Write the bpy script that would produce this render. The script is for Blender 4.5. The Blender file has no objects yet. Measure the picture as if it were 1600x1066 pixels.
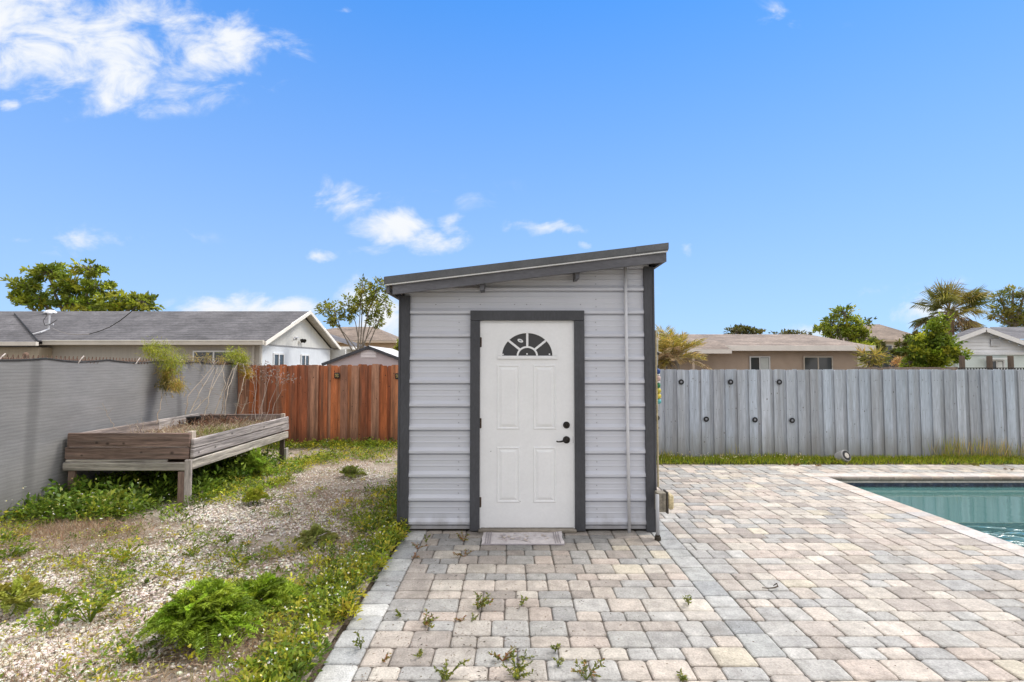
import bpy, bmesh, math, random
import numpy as np
from mathutils import Vector, Matrix

random.seed(7)
RNG = np.random.default_rng(11)
C = bpy.context.scene.collection
R = math.radians
CAM_Z, TILT, F = 1.65, R(2.5), 800.0      # measured eye height, upward pitch and focal length (px of a 1600 wide frame)

def at(px, py, Y):
    """point at distance Y along the view direction a feature of the photograph was measured at"""
    a, b = (px - 800) / F, (533 - py) / F
    dy = math.cos(TILT) - b * math.sin(TILT)
    dz = math.sin(TILT) + b * math.cos(TILT)
    s = Y / dy
    return Vector((a * s, Y, CAM_Z + dz * s))

def gnd(px, py, z=0.0):
    a, b = (px - 800) / F, (533 - py) / F
    dy = math.cos(TILT) - b * math.sin(TILT)
    dz = math.sin(TILT) + b * math.cos(TILT)
    s = (z - CAM_Z) / dz
    return Vector((a * s, dy * s, z))

# ------------------------------------------------------------------ object helpers
ORIG = {}
def origin(o):
    return ORIG.get(o.name, Vector((0, 0, 0)))

def tag(o, label=None, cat=None, group=None, kind=None):
    if label: o['label'] = label
    if cat: o['category'] = cat
    if group: o['group'] = group
    if kind: o['kind'] = kind
    return o

def thing(name, loc, label, cat, group=None):
    o = bpy.data.objects.new(name, None)
    C.objects.link(o)
    o.empty_display_size = 0.1
    o.location = loc
    ORIG[o.name] = Vector(loc)
    return tag(o, label, cat, group)

def finish(me, name, mat, parent, loc, smooth):
    if smooth:
        me.polygons.foreach_set('use_smooth', [True] * len(me.polygons))
    me.materials.append(mat)
    me.update()
    o = bpy.data.objects.new(name, me)
    C.objects.link(o)
    if parent is not None:
        o.parent = parent
        ORIG[o.name] = origin(parent)
    else:
        o.location = loc
        ORIG[o.name] = Vector(loc)
    return o

def np_mesh(name, V, Fc, cols, mat, parent=None, loc=(0, 0, 0), smooth=False, kind=None):
    """V (n,3) world points, Fc (m,k) faces, cols (m,3) one colour per face"""
    base = origin(parent) if parent is not None else Vector(loc)
    V = np.asarray(V, dtype=np.float32) - np.array(base, dtype=np.float32)
    Fc = np.asarray(Fc, dtype=np.int32)
    m, k = Fc.shape
    me = bpy.data.meshes.new(name)
    me.vertices.add(len(V)); me.vertices.foreach_set('co', V.ravel())
    me.loops.add(m * k); me.loops.foreach_set('vertex_index', Fc.ravel())
    me.polygons.add(m)
    me.polygons.foreach_set('loop_start', np.arange(0, m * k, k, dtype=np.int32))
    me.update(calc_edges=True)
    ca = me.color_attributes.new('Col', 'FLOAT_COLOR', 'CORNER')
    cc = np.ones((m, k, 4), dtype=np.float32)
    cc[:, :, :3] = np.asarray(cols, dtype=np.float32)[:, None, :]
    ca.data.foreach_set('color', cc.ravel())
    o = finish(me, name, mat, parent, loc, smooth)
    if kind: o['kind'] = kind
    return o

class MB:
    def __init__(s):
        s.v, s.f, s.c = [], [], []
    def add(s, verts, faces, col=(1, 1, 1)):
        n = len(s.v)
        s.v += [tuple(p) for p in verts]
        for f in faces:
            s.f.append([i + n for i in f]); s.c.append(col)
        return s
    def quad(s, a, b, c, d, col=(1, 1, 1)):
        return s.add([a, b, c, d], [(0, 1, 2, 3)], col)
    def box(s, x0, x1, y0, y1, z0, z1, col=(1, 1, 1), bev=0.0, mat=None):
        if bev <= 0:
            P = [(x, y, z) for z in (z0, z1) for y in (y0, y1) for x in (x0, x1)]
            Fs = [(0, 2, 3, 1), (4, 5, 7, 6), (0, 1, 5, 4), (2, 6, 7, 3), (0, 4, 6, 2), (1, 3, 7, 5)]
        else:
            bm = bmesh.new()
            bmesh.ops.create_cube(bm, size=1)
            for v in bm.verts:
                v.co = Vector(((x0 + x1) / 2 + v.co.x * (x1 - x0), (y0 + y1) / 2 + v.co.y * (y1 - y0), (z0 + z1) / 2 + v.co.z * (z1 - z0)))
            bmesh.ops.bevel(bm, geom=list(bm.edges), offset=bev, segments=1, affect='EDGES', profile=0.5)
            bm.verts.index_update()
            P = [v.co.copy() for v in bm.verts]; Fs = [[v.index for v in f.verts] for f in bm.faces]
            bm.free()
        if mat is not None:
            P = [mat @ Vector(p) for p in P]
        return s.add(P, Fs, col)
    def beam(s, a, b, w, h, col=(1, 1, 1), up=(0, 0, 1), bev=0.0):
        """a bar of section w (sideways) x h (up) from a to b"""
        a, b = Vector(a), Vector(b)
        d = (b - a); L = d.length; d.normalize()
        side = d.cross(Vector(up)); side.normalize()
        u = side.cross(d)
        m = Matrix((( side.x, d.x, u.x, a.x), (side.y, d.y, u.y, a.y), (side.z, d.z, u.z, a.z), (0, 0, 0, 1)))
        return s.box(-w / 2, w / 2, 0, L, -h / 2, h / 2, col, bev, m)
    def tube(s, pts, rad, n=6, col=(1, 1, 1), cap=True):
        pts = [Vector(p) for p in pts]
        if not isinstance(rad, (list, tuple)): rad = [rad] * len(pts)
        V = []
        ref = None
        for i, p in enumerate(pts):
            d = (pts[min(i + 1, len(pts) - 1)] - pts[max(i - 1, 0)]).normalized()
            if ref is None:
                ref = d.orthogonal().normalized()
            ref = (ref - d * ref.dot(d))
            ref = ref.normalized() if ref.length > 1e-6 else d.orthogonal().normalized()
            w = d.cross(ref)
            for k in range(n):
                t = 2 * math.pi * k / n
                V.append(p + (ref * math.cos(t) + w * math.sin(t)) * rad[i])
        Fs = []
        for i in range(len(pts) - 1):
            for k in range(n):
                a, b = i * n + k, i * n + (k + 1) % n
                Fs.append((a, b, b + n, a + n))
        if cap:
            Fs.append(tuple(range(n - 1, -1, -1))); Fs.append(tuple(range((len(pts) - 1) * n, len(pts) * n)))
        return s.add(V, Fs, col)
    def lathe(s, c, axis, prof, n=20, col=(1, 1, 1)):
        """prof: (distance along the axis, radius) pairs"""
        c, axis = Vector(c), Vector(axis).normalized()
        u = axis.orthogonal().normalized(); w = axis.cross(u)
        V, Fs = [], []
        for (t, r) in prof:
            for k in range(n):
                a = 2 * math.pi * k / n
                V.append(c + axis * t + (u * math.cos(a) + w * math.sin(a)) * max(r, 1e-4))
        for i in range(len(prof) - 1):
            for k in range(n):
                a, b = i * n + k, i * n + (k + 1) % n
                Fs.append((a, b, b + n, a + n))
        Fs.append(tuple(range(n - 1, -1, -1))); Fs.append(tuple(range((len(prof) - 1) * n, len(prof) * n)))
        return s.add(V, Fs, col)
    def build(s, name, mat, parent=None, loc=(0, 0, 0), smooth=False, kind=None):
        base = origin(parent) if parent is not None else Vector(loc)
        me = bpy.data.meshes.new(name)
        me.from_pydata([tuple(Vector(p) - base) for p in s.v], [], s.f)
        ca = me.color_attributes.new('Col', 'FLOAT_COLOR', 'CORNER')
        arr = []
        for f, c in zip(s.f, s.c):
            arr += [c[0], c[1], c[2], 1.0] * len(f)
        ca.data.foreach_set('color', arr)
        bm = bmesh.new(); bm.from_mesh(me)
        bmesh.ops.recalc_face_normals(bm, faces=bm.faces); bm.to_mesh(me); bm.free()
        o = finish(me, name, mat, parent, loc, smooth)
        if kind: o['kind'] = kind
        return o

def dup(root, loc, label, group=None):
    r = root.copy(); C.objects.link(r); r.location = loc; r['label'] = label
    if group: r['group'] = group
    for ch in list(root.children):
        c = ch.copy(); C.objects.link(c); c.parent = r
        for g in ch.children:
            d = g.copy(); C.objects.link(d); d.parent = c
    return r

# ------------------------------------------------------------------ materials
def srgb(r, g, b):
    f = lambda c: (c / 255 / 12.92) if c / 255 <= .04045 else ((c / 255 + .055) / 1.055) ** 2.4
    return (f(r), f(g), f(b))

def M(name, col=(1, 1, 1), rough=.75, var=.25, scale=6, stretch=(1, 1, 1), var2=.12, scale2=60, bump=.15, bscale=None, bdist=.004,
      metal=0.0, spec=.4, tint=None, tint_amt=.5, tint_scale=3, tint_lo=.5, tint_hi=.7, trans=0.0):
    m = bpy.data.materials.new(name); m.use_nodes = True
    nt = m.node_tree; N, L = nt.nodes, nt.links
    bs = N['Principled BSDF']
    tc = N.new('ShaderNodeTexCoord'); mp = N.new('ShaderNodeMapping'); mp.inputs['Scale'].default_value = stretch
    L.new(tc.outputs['Object'], mp.inputs['Vector'])
    at_ = N.new('ShaderNodeAttribute'); at_.attribute_name = 'Col'
    base = N.new('ShaderNodeMix'); base.data_type = 'RGBA'; base.blend_type = 'MULTIPLY'; base.inputs[0].default_value = 1
    base.inputs[7].default_value = (*col, 1); L.new(at_.outputs['Color'], base.inputs[6])
    cur = base.outputs[2]
    def noise(sc, det=4.0, vec=mp):
        n = N.new('ShaderNodeTexNoise'); n.inputs['Scale'].default_value = sc; n.inputs['Detail'].default_value = det
        n.inputs['Roughness'].default_value = .6
        L.new(vec.outputs[0], n.inputs['Vector']); return n
    def vary(cur, sc, amt, det):
        n = noise(sc, det); mr = N.new('ShaderNodeMapRange')
        mr.inputs['From Min'].default_value = .3; mr.inputs['From Max'].default_value = .7
        mr.inputs['To Min'].default_value = 1 - amt; mr.inputs['To Max'].default_value = 1 + amt * .6
        L.new(n.outputs['Fac'], mr.inputs['Value'])
        mx = N.new('ShaderNodeMix'); mx.data_type = 'RGBA'; mx.blend_type = 'MULTIPLY'; mx.inputs[0].default_value = 1
        L.new(cur, mx.inputs[6]); L.new(mr.outputs[0], mx.inputs[7]); return mx.outputs[2]
    if var: cur = vary(cur, scale, var, 5)
    if var2: cur = vary(cur, scale2, var2, 3)
    if tint:
        n = noise(tint_scale, 6, mp); mr = N.new('ShaderNodeMapRange')
        mr.inputs['From Min'].default_value = tint_lo; mr.inputs['From Max'].default_value = tint_hi
        mr.inputs['To Max'].default_value = tint_amt
        L.new(n.outputs['Fac'], mr.inputs['Value'])
        mx = N.new('ShaderNodeMix'); mx.data_type = 'RGBA'; L.new(mr.outputs[0], mx.inputs[0])
        L.new(cur, mx.inputs[6]); mx.inputs[7].default_value = (*tint, 1); cur = mx.outputs[2]
    L.new(cur, bs.inputs['Base Color'])
    bs.inputs['Roughness'].default_value = rough; bs.inputs['Metallic'].default_value = metal
    bs.inputs['Specular IOR Level'].default_value = spec
    if bump:
        n = noise(bscale or scale2, 4); b = N.new('ShaderNodeBump'); b.inputs['Strength'].default_value = min(1, bump * 4)
        b.inputs['Distance'].default_value = bdist
        L.new(n.outputs['Fac'], b.inputs['Height']); L.new(b.outputs[0], bs.inputs['Normal'])
    if trans:
        tr = N.new('ShaderNodeBsdfTranslucent'); L.new(cur, tr.inputs['Color'])
        ms = N.new('ShaderNodeMixShader'); ms.inputs[0].default_value = trans
        L.new(bs.outputs[0], ms.inputs[1]); L.new(tr.outputs[0], ms.inputs[2])
        L.new(ms.outputs[0], N['Material Output'].inputs['Surface'])
    return m

def splash(m, lo, hi, col, amt, sc=3.0):
    """weathering that creeps up from the ground"""
    N, L = m.node_tree.nodes, m.node_tree.links; bs = N['Principled BSDF']
    tc = N.new('ShaderNodeTexCoord'); sp_ = N.new('ShaderNodeSeparateXYZ'); L.new(tc.outputs['Object'], sp_.inputs[0])
    mp = N.new('ShaderNodeMapping'); mp.inputs['Scale'].default_value = (2.2, 2.2, .5); L.new(tc.outputs['Object'], mp.inputs[0])
    n = N.new('ShaderNodeTexNoise'); n.inputs['Scale'].default_value = sc; n.inputs['Detail'].default_value = 6; L.new(mp.outputs[0], n.inputs['Vector'])
    a = N.new('ShaderNodeMath'); a.operation = 'MULTIPLY_ADD'; L.new(n.outputs['Fac'], a.inputs[0]); a.inputs[1].default_value = -(hi - lo) * 1.6; L.new(sp_.outputs[2], a.inputs[2])
    r = N.new('ShaderNodeMapRange'); r.interpolation_type = 'SMOOTHSTEP'; L.new(a.outputs[0], r.inputs['Value'])
    for k, v in (('From Min', lo - (hi - lo) * .8), ('From Max', hi - (hi - lo) * .8), ('To Min', amt), ('To Max', 0)): r.inputs[k].default_value = v
    src = bs.inputs['Base Color'].links[0].from_socket; mx = N.new('ShaderNodeMix'); mx.data_type = 'RGBA'
    L.new(r.outputs[0], mx.inputs[0]); L.new(src, mx.inputs[6]); mx.inputs[7].default_value = (*col, 1); L.new(mx.outputs[2], bs.inputs['Base Color'])

def leafmat(name, trans=.35, rough=.5, col=(1, 1, 1)):
    return M(name, col, rough=rough, var=0, var2=0, bump=0, trans=trans, spec=.35)

LEAF = leafmat('leaf', .42, .5, (1.95, 1.66, 1.15)); DRY = leafmat('dry_plant', .2, .8); BARK = M('bark', (.25, .21, .165), .9, .4, 8, (1, 1, .3), .3, 40, .3)

# ------------------------------------------------------------------ noise + foliage helpers
def make_noise(seed):
    g = np.random.default_rng(seed).random((128, 128))
    def f(x, y, sc):
        x, y = np.asarray(x) * sc, np.asarray(y) * sc
        xi, yi = np.floor(x).astype(int), np.floor(y).astype(int)
        fx, fy = x - xi, y - yi
        fx, fy = fx * fx * (3 - 2 * fx), fy * fy * (3 - 2 * fy)
        a, b = g[xi % 128, yi % 128], g[(xi + 1) % 128, yi % 128]
        c, d = g[xi % 128, (yi + 1) % 128], g[(xi + 1) % 128, (yi + 1) % 128]
        return (a * (1 - fx) + b * fx) * (1 - fy) + (c * (1 - fx) + d * fx) * fy
    return f
NZ = make_noise(3); NZ2 = make_noise(9)

def shade(c, a, b, rr=random):
    k = rr.uniform(a, b)
    return tuple(v * k for v in c)

def unit(v):
    return v / np.maximum(np.linalg.norm(v, axis=1, keepdims=True), 1e-9)

def leaves(P, D, Ln, W, Cc, side=None, bend=.12):
    """kite shaped leaves: base P, direction D, length, width, colour"""
    P, D = np.asarray(P, float), unit(np.asarray(D, float)); n = len(P)
    Ln, W = np.broadcast_to(Ln, (n,))[:, None], np.broadcast_to(W, (n,))[:, None]
    r = RNG.normal(size=(n, 3)) if side is None else np.asarray(side, float)
    S = unit(np.cross(D, r)); Nn = np.cross(S, D)
    mid = P + D * Ln * .5 + Nn * Ln * bend
    V = np.stack([P, mid - S * W / 2, P + D * Ln, mid + S * W / 2], 1).reshape(-1, 3)
    Fc = np.arange(4 * n).reshape(n, 4)
    return V, Fc, np.broadcast_to(Cc, (n, 3))

class Fol:
    """collects leaf batches into one mesh"""
    def __init__(s): s.V, s.F, s.C, s.n = [], [], [], 0
    def add(s, V, Fc, Cc):
        s.V.append(V); s.F.append(Fc + s.n); s.C.append(Cc); s.n += len(V); return s
    def lv(s, *a, **k): return s.add(*leaves(*a, **k))
    def build(s, name, mat, parent=None, loc=(0, 0, 0), kind=None):
        return np_mesh(name, np.concatenate(s.V), np.concatenate(s.F), np.concatenate(s.C), mat, parent, loc, False, kind)

def pick(cols, n, jit=.18):
    c = np.array(cols)[RNG.integers(0, len(cols), n)]
    return np.clip(c * (1 + RNG.normal(size=(n, 1)) * jit) * (1 + RNG.normal(size=(n, 3)) * .05), .004, .9)
SKY_T = (.92, 1.78, 2.7); SKY_H = .86
# ------------------------------------------------------------------ camera, sun, sky
sc = bpy.context.scene
sc.view_settings.view_transform = 'Standard'; sc.view_settings.look = 'None'; sc.view_settings.exposure = 0
cam = bpy.data.cameras.new('camera'); cam.lens = 18.0; cam.sensor_width = 36.0; cam.clip_end = 2000; cam.clip_start = .05
co = bpy.data.objects.new('camera', cam); C.objects.link(co)
co.location = (0, 0, CAM_Z); co.rotation_euler = (math.pi / 2 + TILT, 0, 0)
sc.camera = co
sc.cycles.max_bounces = 6; sc.cycles.transparent_max_bounces = 8

SUN_EL, SUN_AZ = R(54), R(66)             # azimuth measured from +Y (view direction) towards +X
sd = Vector((math.sin(SUN_AZ) * math.cos(SUN_EL), math.cos(SUN_AZ) * math.cos(SUN_EL), math.sin(SUN_EL)))
sl = bpy.data.lights.new('sun', 'SUN'); sl.energy = 2.0; sl.angle = R(14); sl.color = (1, .95, .87)
so = bpy.data.objects.new('sun', sl); C.objects.link(so); so.location = (8, 4, 20)
so.rotation_euler = sd.to_track_quat('Z', 'Y').to_euler()

w = bpy.data.worlds.new('World'); sc.world = w; w.use_nodes = True
w.cycles.sampling_method = 'MANUAL'; w.cycles.sample_map_resolution = 512
nt = w.node_tree; N, L = nt.nodes, nt.links
bg = N['Background']; bg.inputs['Strength'].default_value = .1
sky = N.new('ShaderNodeTexSky'); sky.sky_type = 'NISHITA'; sky.sun_disc = False
sky.sun_elevation = SUN_EL; sky.sun_rotation = SUN_AZ
sky.air_density = 1.0; sky.dust_density = 0.0; sky.ozone_density = 2.0
def mth(op, a, b=None, clamp=False):
    n = N.new('ShaderNodeMath'); n.operation = op; n.use_clamp = clamp
    for i, x in enumerate((a, b)):
        if x is None: continue
        if isinstance(x, (int, float)): n.inputs[i].default_value = x
        else: L.new(x, n.inputs[i])
    return n.outputs[0]
def mrange(x, a, b, c=0, d=1, smooth=True):
    n = N.new('ShaderNodeMapRange'); n.interpolation_type = 'SMOOTHSTEP' if smooth else 'LINEAR'
    for k, v in (('From Min', a), ('From Max', b), ('To Min', c), ('To Max', d)): n.inputs[k].default_value = v
    L.new(x, n.inputs['Value']); return n.outputs[0]
tc = N.new('ShaderNodeTexCoord'); sx = N.new('ShaderNodeSeparateXYZ'); L.new(tc.outputs['Generated'], sx.inputs[0])
dx, dy, dz = sx.outputs
ysafe = mth('MAXIMUM', dy, .02)
u_, v_ = mth('DIVIDE', dx, ysafe), mth('DIVIDE', dz, ysafe)
cv = N.new('ShaderNodeCombineXYZ'); L.new(u_, cv.inputs[0]); L.new(v_, cv.inputs[1])
nz = N.new('ShaderNodeTexNoise'); nz.inputs['Scale'].default_value = 9; nz.inputs['Detail'].default_value = 6; nz.inputs['Roughness'].default_value = .6
L.new(cv.outputs[0], nz.inputs['Vector'])
wv = N.new('ShaderNodeVectorMath'); wv.operation = 'MULTIPLY_ADD'
L.new(nz.outputs['Color'], wv.inputs[0]); wv.inputs[1].default_value = (.10, .06, 0)
sub0 = N.new('ShaderNodeVectorMath'); sub0.operation = 'SUBTRACT'; L.new(cv.outputs[0], sub0.inputs[0]); sub0.inputs[1].default_value = (.05, .03, 0)
L.new(sub0.outputs[0], wv.inputs[2])
mp = N.new('ShaderNodeMapping'); mp.inputs['Scale'].default_value = (8, 13, 1); L.new(cv.outputs[0], mp.inputs['Vector'])
fb = N.new('ShaderNodeTexNoise'); fb.inputs['Scale'].default_value = 1; fb.inputs['Detail'].default_value = 9; fb.inputs['Roughness'].default_value = .6; fb.inputs['Distortion'].default_value = .5
L.new(mp.outputs[0], fb.inputs['Vector'])
fbm = mth('SUBTRACT', fb.outputs['Fac'], .5)
# cumulus: centre px, radii px, thickness
CL = [(100, 60, 250, 115, 1.0), (300, 80, 190, 95, .92), (200, 130, 200, 62, .85), (30, 15, 190, 100, 1.25), (14, 165, 26, 16, .8),
      (606, 350, 84, 36, 1.05), (538, 314, 58, 42, .80), (674, 376, 62, 24, .95), (712, 350, 26, 22, .62), (640, 335, 34, 26, .7), (856, 354, 66, 15, .95), (792, 357, 16, 13, .4),
      (497, 399, 40, 13, .9), (570, 388, 60, 16, .55), (112, 374, 56, 34, .55), (28, 374, 34, 10, .34), (1076, 394, 16, 13, .5), (914, 380, 14, 8, .3),
      (380, 482, 145, 27, 1.15), (300, 478, 70, 16, .8), (450, 476, 70, 22, 1.0), (585, 490, 75, 62, 1.1), (560, 560, 260, 40, .7), (1480, 478, 84, 44, 1.25), (1290, 520, 75, 22, .7),
      (1050, 455, 60, 14, .3), (1200, 540, 160, 24, .5), (540, 18, 30, 10, .35), (1340, 450, 60, 14, .25), (1230, 25, 120, 40, .22), (200, 370, 160, 26, .24), (700, 300, 160, 40, .18)]
acc = None
for (px, py, rx, ry, wt) in CL:
    p = at(px, py, 1.0); cu, cw = p.x, p.z - CAM_Z
    a = N.new('ShaderNodeVectorMath'); a.operation = 'SUBTRACT'; L.new(wv.outputs[0], a.inputs[0]); a.inputs[1].default_value = (cu, cw, 0)
    b = N.new('ShaderNodeVectorMath'); b.operation = 'MULTIPLY'; L.new(a.outputs[0], b.inputs[0]); b.inputs[1].default_value = (F / rx, F / ry, 0)
    l = N.new('ShaderNodeVectorMath'); l.operation = 'LENGTH'; L.new(b.outputs[0], l.inputs[0])
    m = mth('MULTIPLY', mrange(l.outputs['Value'], 0, 1.25, 1, 0), wt)
    acc = m if acc is None else mth('MAXIMUM', acc, m)
dens = mth('ADD', acc, mth('MULTIPLY', fbm, 3.3))
cloud = mth('MULTIPLY', mrange(dens, .12, 1.3), mrange(acc, .02, .2))
front = mrange(dy, .02, .12)
cloud = mth('MULTIPLY', cloud, front)
# unseen broken bright cloud cover, added overhead, beside and behind for neutral light
nb = N.new('ShaderNodeTexNoise'); nb.inputs['Scale'].default_value = 2.2; nb.inputs['Detail'].default_value = 7
L.new(tc.outputs['Generated'], nb.inputs['Vector'])
cover = mrange(nb.outputs['Fac'], .33, .55)
where = mth('MAXIMUM', mrange(dz, .61, .72), mrange(dy, .60, .38))
over = mth('MULTIPLY', cover, where)
tint = N.new('ShaderNodeMix'); tint.data_type = 'RGBA'; tint.blend_type = 'MULTIPLY'; tint.inputs[0].default_value = 1
L.new(sky.outputs[0], tint.inputs[6]); tint.inputs[7].default_value = (SKY_T[0], SKY_T[1], SKY_T[2], 1)
# haze towards the horizon
hz = N.new('ShaderNodeMix'); hz.data_type = 'RGBA'
L.new(mrange(dz, .0, .62, .9, .72, False), hz.inputs[0]); L.new(tint.outputs[2], hz.inputs[6])
gr = N.new('ShaderNodeMix'); gr.data_type = 'RGBA'; L.new(mrange(dz, .0, .62, 0, 1, False), gr.inputs[0]); gr.inputs[6].default_value = (4.9, 6.9, 10.0, 1); gr.inputs[7].default_value = (.72, 3.35, 9.4, 1)
L.new(gr.outputs[2], hz.inputs[7])
c1 = N.new('ShaderNodeMix'); c1.data_type = 'RGBA'; L.new(cloud, c1.inputs[0]); L.new(hz.outputs[2], c1.inputs[6]); c1.inputs[7].default_value = (9.3, 9.6, 10.0, 1)
c2 = N.new('ShaderNodeMix'); c2.data_type = 'RGBA'; L.new(over, c2.inputs[0]); L.new(c1.outputs[2], c2.inputs[6]); c2.inputs[7].default_value = (13.4, 12.9, 12.3, 1)
# unseen glow added around the sun to whiten glints on the pool
dt = N.new('ShaderNodeVectorMath'); dt.operation = 'DOT_PRODUCT'; L.new(tc.outputs['Generated'], dt.inputs[0]); dt.inputs[1].default_value = sd
gl = mth('MULTIPLY', mth('POWER', mth('MAXIMUM', dt.outputs['Value'], 0), 22), mth('MULTIPLY', where, 75))
gx_ = N.new('ShaderNodeMix'); gx_.data_type = 'RGBA'; gx_.blend_type = 'ADD'; gx_.inputs[0].default_value = 1
L.new(c2.outputs[2], gx_.inputs[6]); L.new(gl, gx_.inputs[7])
L.new(gx_.outputs[2], bg.inputs['Color'])

# ------------------------------------------------------------------ ground, gravel bed
SOIL = M('soil', (.22, .17, .12), .95, .45, 2.2, (1, 1, 1), .35, 45, .4, 60, .02, tint=(.10, .12, .04), tint_amt=.7, tint_scale=.35, tint_lo=.48, tint_hi=.62)
b = MB()
PX0, PX1, PY0, PY1 = 4.59, 11.5, -2.0, 7.52        # pool opening
for (x0, x1, y0, y1) in ((-400, 400, PY1 + .3, 500), (-400, 400, -60, PY0 - .3), (-400, PX0 - .02, PY0 - .3, PY1 + .3), (PX1 + .02, 400, PY0 - .3, PY1 + .3)):
    b.quad((x0, y0, -.05), (x1, y0, -.05), (x1, y1, -.05), (x0, y1, -.05))
b.build('ground', SOIL, kind='structure')

BED = M('gravel_soil', (.42, .34, .265), .95, .4, 3, (1, 1, 1), .45, 70, .5, 90, .015, tint=(.50, .44, .37), tint_amt=.7, tint_scale=2.5, tint_lo=.42, tint_hi=.6)
gx = np.linspace(-5.7, -1.06, 70); gy = np.linspace(.8, 10.9, 150)
GX, GY = np.meshgrid(gx, gy)
def bed_z(x, y):
    return .012 + .05 * (NZ(x, y, .9) - .5) + .022 * (NZ2(x, y, 3.1) - .5)
V = np.stack([GX.ravel(), GY.ravel(), bed_z(GX.ravel(), GY.ravel()) - .012], 1)
ii = np.arange(149)[:, None] * 70 + np.arange(69)[None, :]
Fc = np.stack([ii, ii + 1, ii + 71, ii + 70], -1).reshape(-1, 4)
np_mesh('gravel_ground', V, Fc, np.ones((len(Fc), 3)), BED, smooth=True, kind='structure')

# ------------------------------------------------------------------ paved patio
PAV = M('paver', (.99, .985, .955), .85, .26, 11, (1, 1, 1), .24, 75, .4, 110, .005, tint=(.17, .145, .12), tint_amt=.6, tint_scale=2.2, tint_lo=.53, tint_hi=.80)
SAND = M('joint_sand', (.21, .18, .15), .95, .4, 5, (1, 1, 1), .4, 120, .3)
b = MB()
for (x0, x1, y0, y1) in ((-1.03, 4.36, .8, 8.44), (4.36, 12, 7.72, 8.44)):
    b.quad((x0, y0, -.016), (x1, y0, -.016), (x1, y1, -.016), (x0, y1, -.016))
b.build('patio_sand', SAND, kind='structure')
CREAM = [(.60, .52, .455), (.62, .55, .49), (.56, .485, .425), (.58, .48, .42), (.63, .57, .50)]
GREY = [(.37, .37, .37), (.36, .365, .37), (.42, .42, .41), (.46, .455, .445)]
TAUPE = [(.34, .295, .265), (.38, .33, .30), (.43, .375, .335)]
BUFF = [(.62, .55, .43), (.57, .49, .41)]
def paver_col(x, y):
    g = NZ(x + 40, y + 17, .8)
    r = random.random()
    if r < .36 + .25 * (g - .5): c = random.choice(CREAM)
    elif r < .68: c = random.choice(GREY)
    elif r < .86: c = random.choice(TAUPE)
    elif r < .92: c = random.choice(BUFF)
    else: c = (.47, .43, .39)
    c = tuple(v + (m_ - v) * .34 for v, m_ in zip(c, (.465, .425, .385)))
    k = random.uniform(.86, 1.08) * (.90 + .2 * NZ(x * 1.0 + 7, y + 30, .55))
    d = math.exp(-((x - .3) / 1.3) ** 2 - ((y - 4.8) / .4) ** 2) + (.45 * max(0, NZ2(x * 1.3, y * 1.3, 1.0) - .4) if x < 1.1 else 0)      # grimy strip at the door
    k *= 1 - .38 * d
    k *= 1 - .12 * max(0, NZ2(x, y, .6) - .45)
    return tuple(v * k for v in c)
class Pav:
    def __init__(s): s.V, s.F, s.C = [], [], []
    def add(s, x0, x1, y0, y1, col, z=0.0, gap=.0024, rnd=.020, edge=.012):
        j = lambda a: random.uniform(-a, a)
        x0 += gap + j(.0015); x1 -= gap + j(.0015); y0 += gap + j(.0015); y1 -= gap + j(.0015)
        zz = z + j(.0022); tx, ty = j(.008), j(.008)
        cx, cy = (x0 + x1) / 2, (y0 + y1) / 2
        n0 = len(s.V)
        rings = []
        for (ins, dz) in ((0, -.03), (0, -.0085), (edge * .45, -.0025), (edge * 1.3, 0)):
            r = max(.004, rnd - ins * .3)
            pts = []
            for (qx, qy, a0) in ((x1, y1, 0), (x0, y1, 90), (x0, y0, 180), (x1, y0, 270)):
                sx = 1 if qx == x1 else -1; sy = 1 if qy == y1 else -1
                ox, oy = qx - sx * (ins + r), qy - sy * (ins + r)
                for k in range(3):
                    a = R(a0 + 45 * k)
                    pts.append((ox + r * math.cos(a), oy + r * math.sin(a)))
            rings.append([(px, py, zz + dz + tx * (px - cx) + ty * (py - cy)) for (px, py) in pts])
        wob = [(j(.0022), j(.0022)) for _ in range(12)]
        for rg in rings:
            s.V += [(p[0] + w_[0], p[1] + w_[1], p[2]) for p, w_ in zip(rg, wob)]
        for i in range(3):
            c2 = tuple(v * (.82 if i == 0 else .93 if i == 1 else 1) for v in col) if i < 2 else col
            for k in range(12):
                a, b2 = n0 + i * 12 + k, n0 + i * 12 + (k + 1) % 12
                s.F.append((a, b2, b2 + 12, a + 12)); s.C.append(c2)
        s.F.append(tuple(n0 + 36 + k for k in range(12))); s.C.append(col)
pv = Pav()
UX, UY = .079, .062
def field(x0, x1, y0, y1, skip=None):
    y = y0
    while y < y1 - .02:
        band = min(5 * UY, y1 - y)
        if y1 - (y + band) < .1: band = y1 - y
        x = x0 - random.choice((0, 1, 2)) * UX
        while x < x1 - 1e-4:
            n = random.choice((6, 6, 12))
            xe = min(x + n * UX, x1)
            if x1 - xe < .12: xe = x1
            hs = [2 / 5 * band, 3 / 5 * band]
            if random.random() < .35: hs.reverse()
            yy = y
            for h in hs:
                xx = x
                while xx < xe - 1e-4:
                    wd = random.choice((2, 3, 3, 2, 3)) * UX
                    ne = xx + wd
                    if xe - ne < 1.7 * UX: ne = xe if xe - xx < 3.7 * UX else xx + (xe - xx) / 2
                    a0, a1 = max(xx, x0), min(ne, x1)
                    if a1 - a0 > .05 and not (skip and skip((a0 + a1) / 2, yy + h / 2)):
                        pv.add(a0, a1, yy, yy + h, paver_col((a0 + a1) / 2, yy))
                    xx = ne
                yy += h
            x = xe
        y += band
inshed = lambda x, y: -1.0 < x < 1.3 and 5.3 < y < 7.9
y = 1.2
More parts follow.
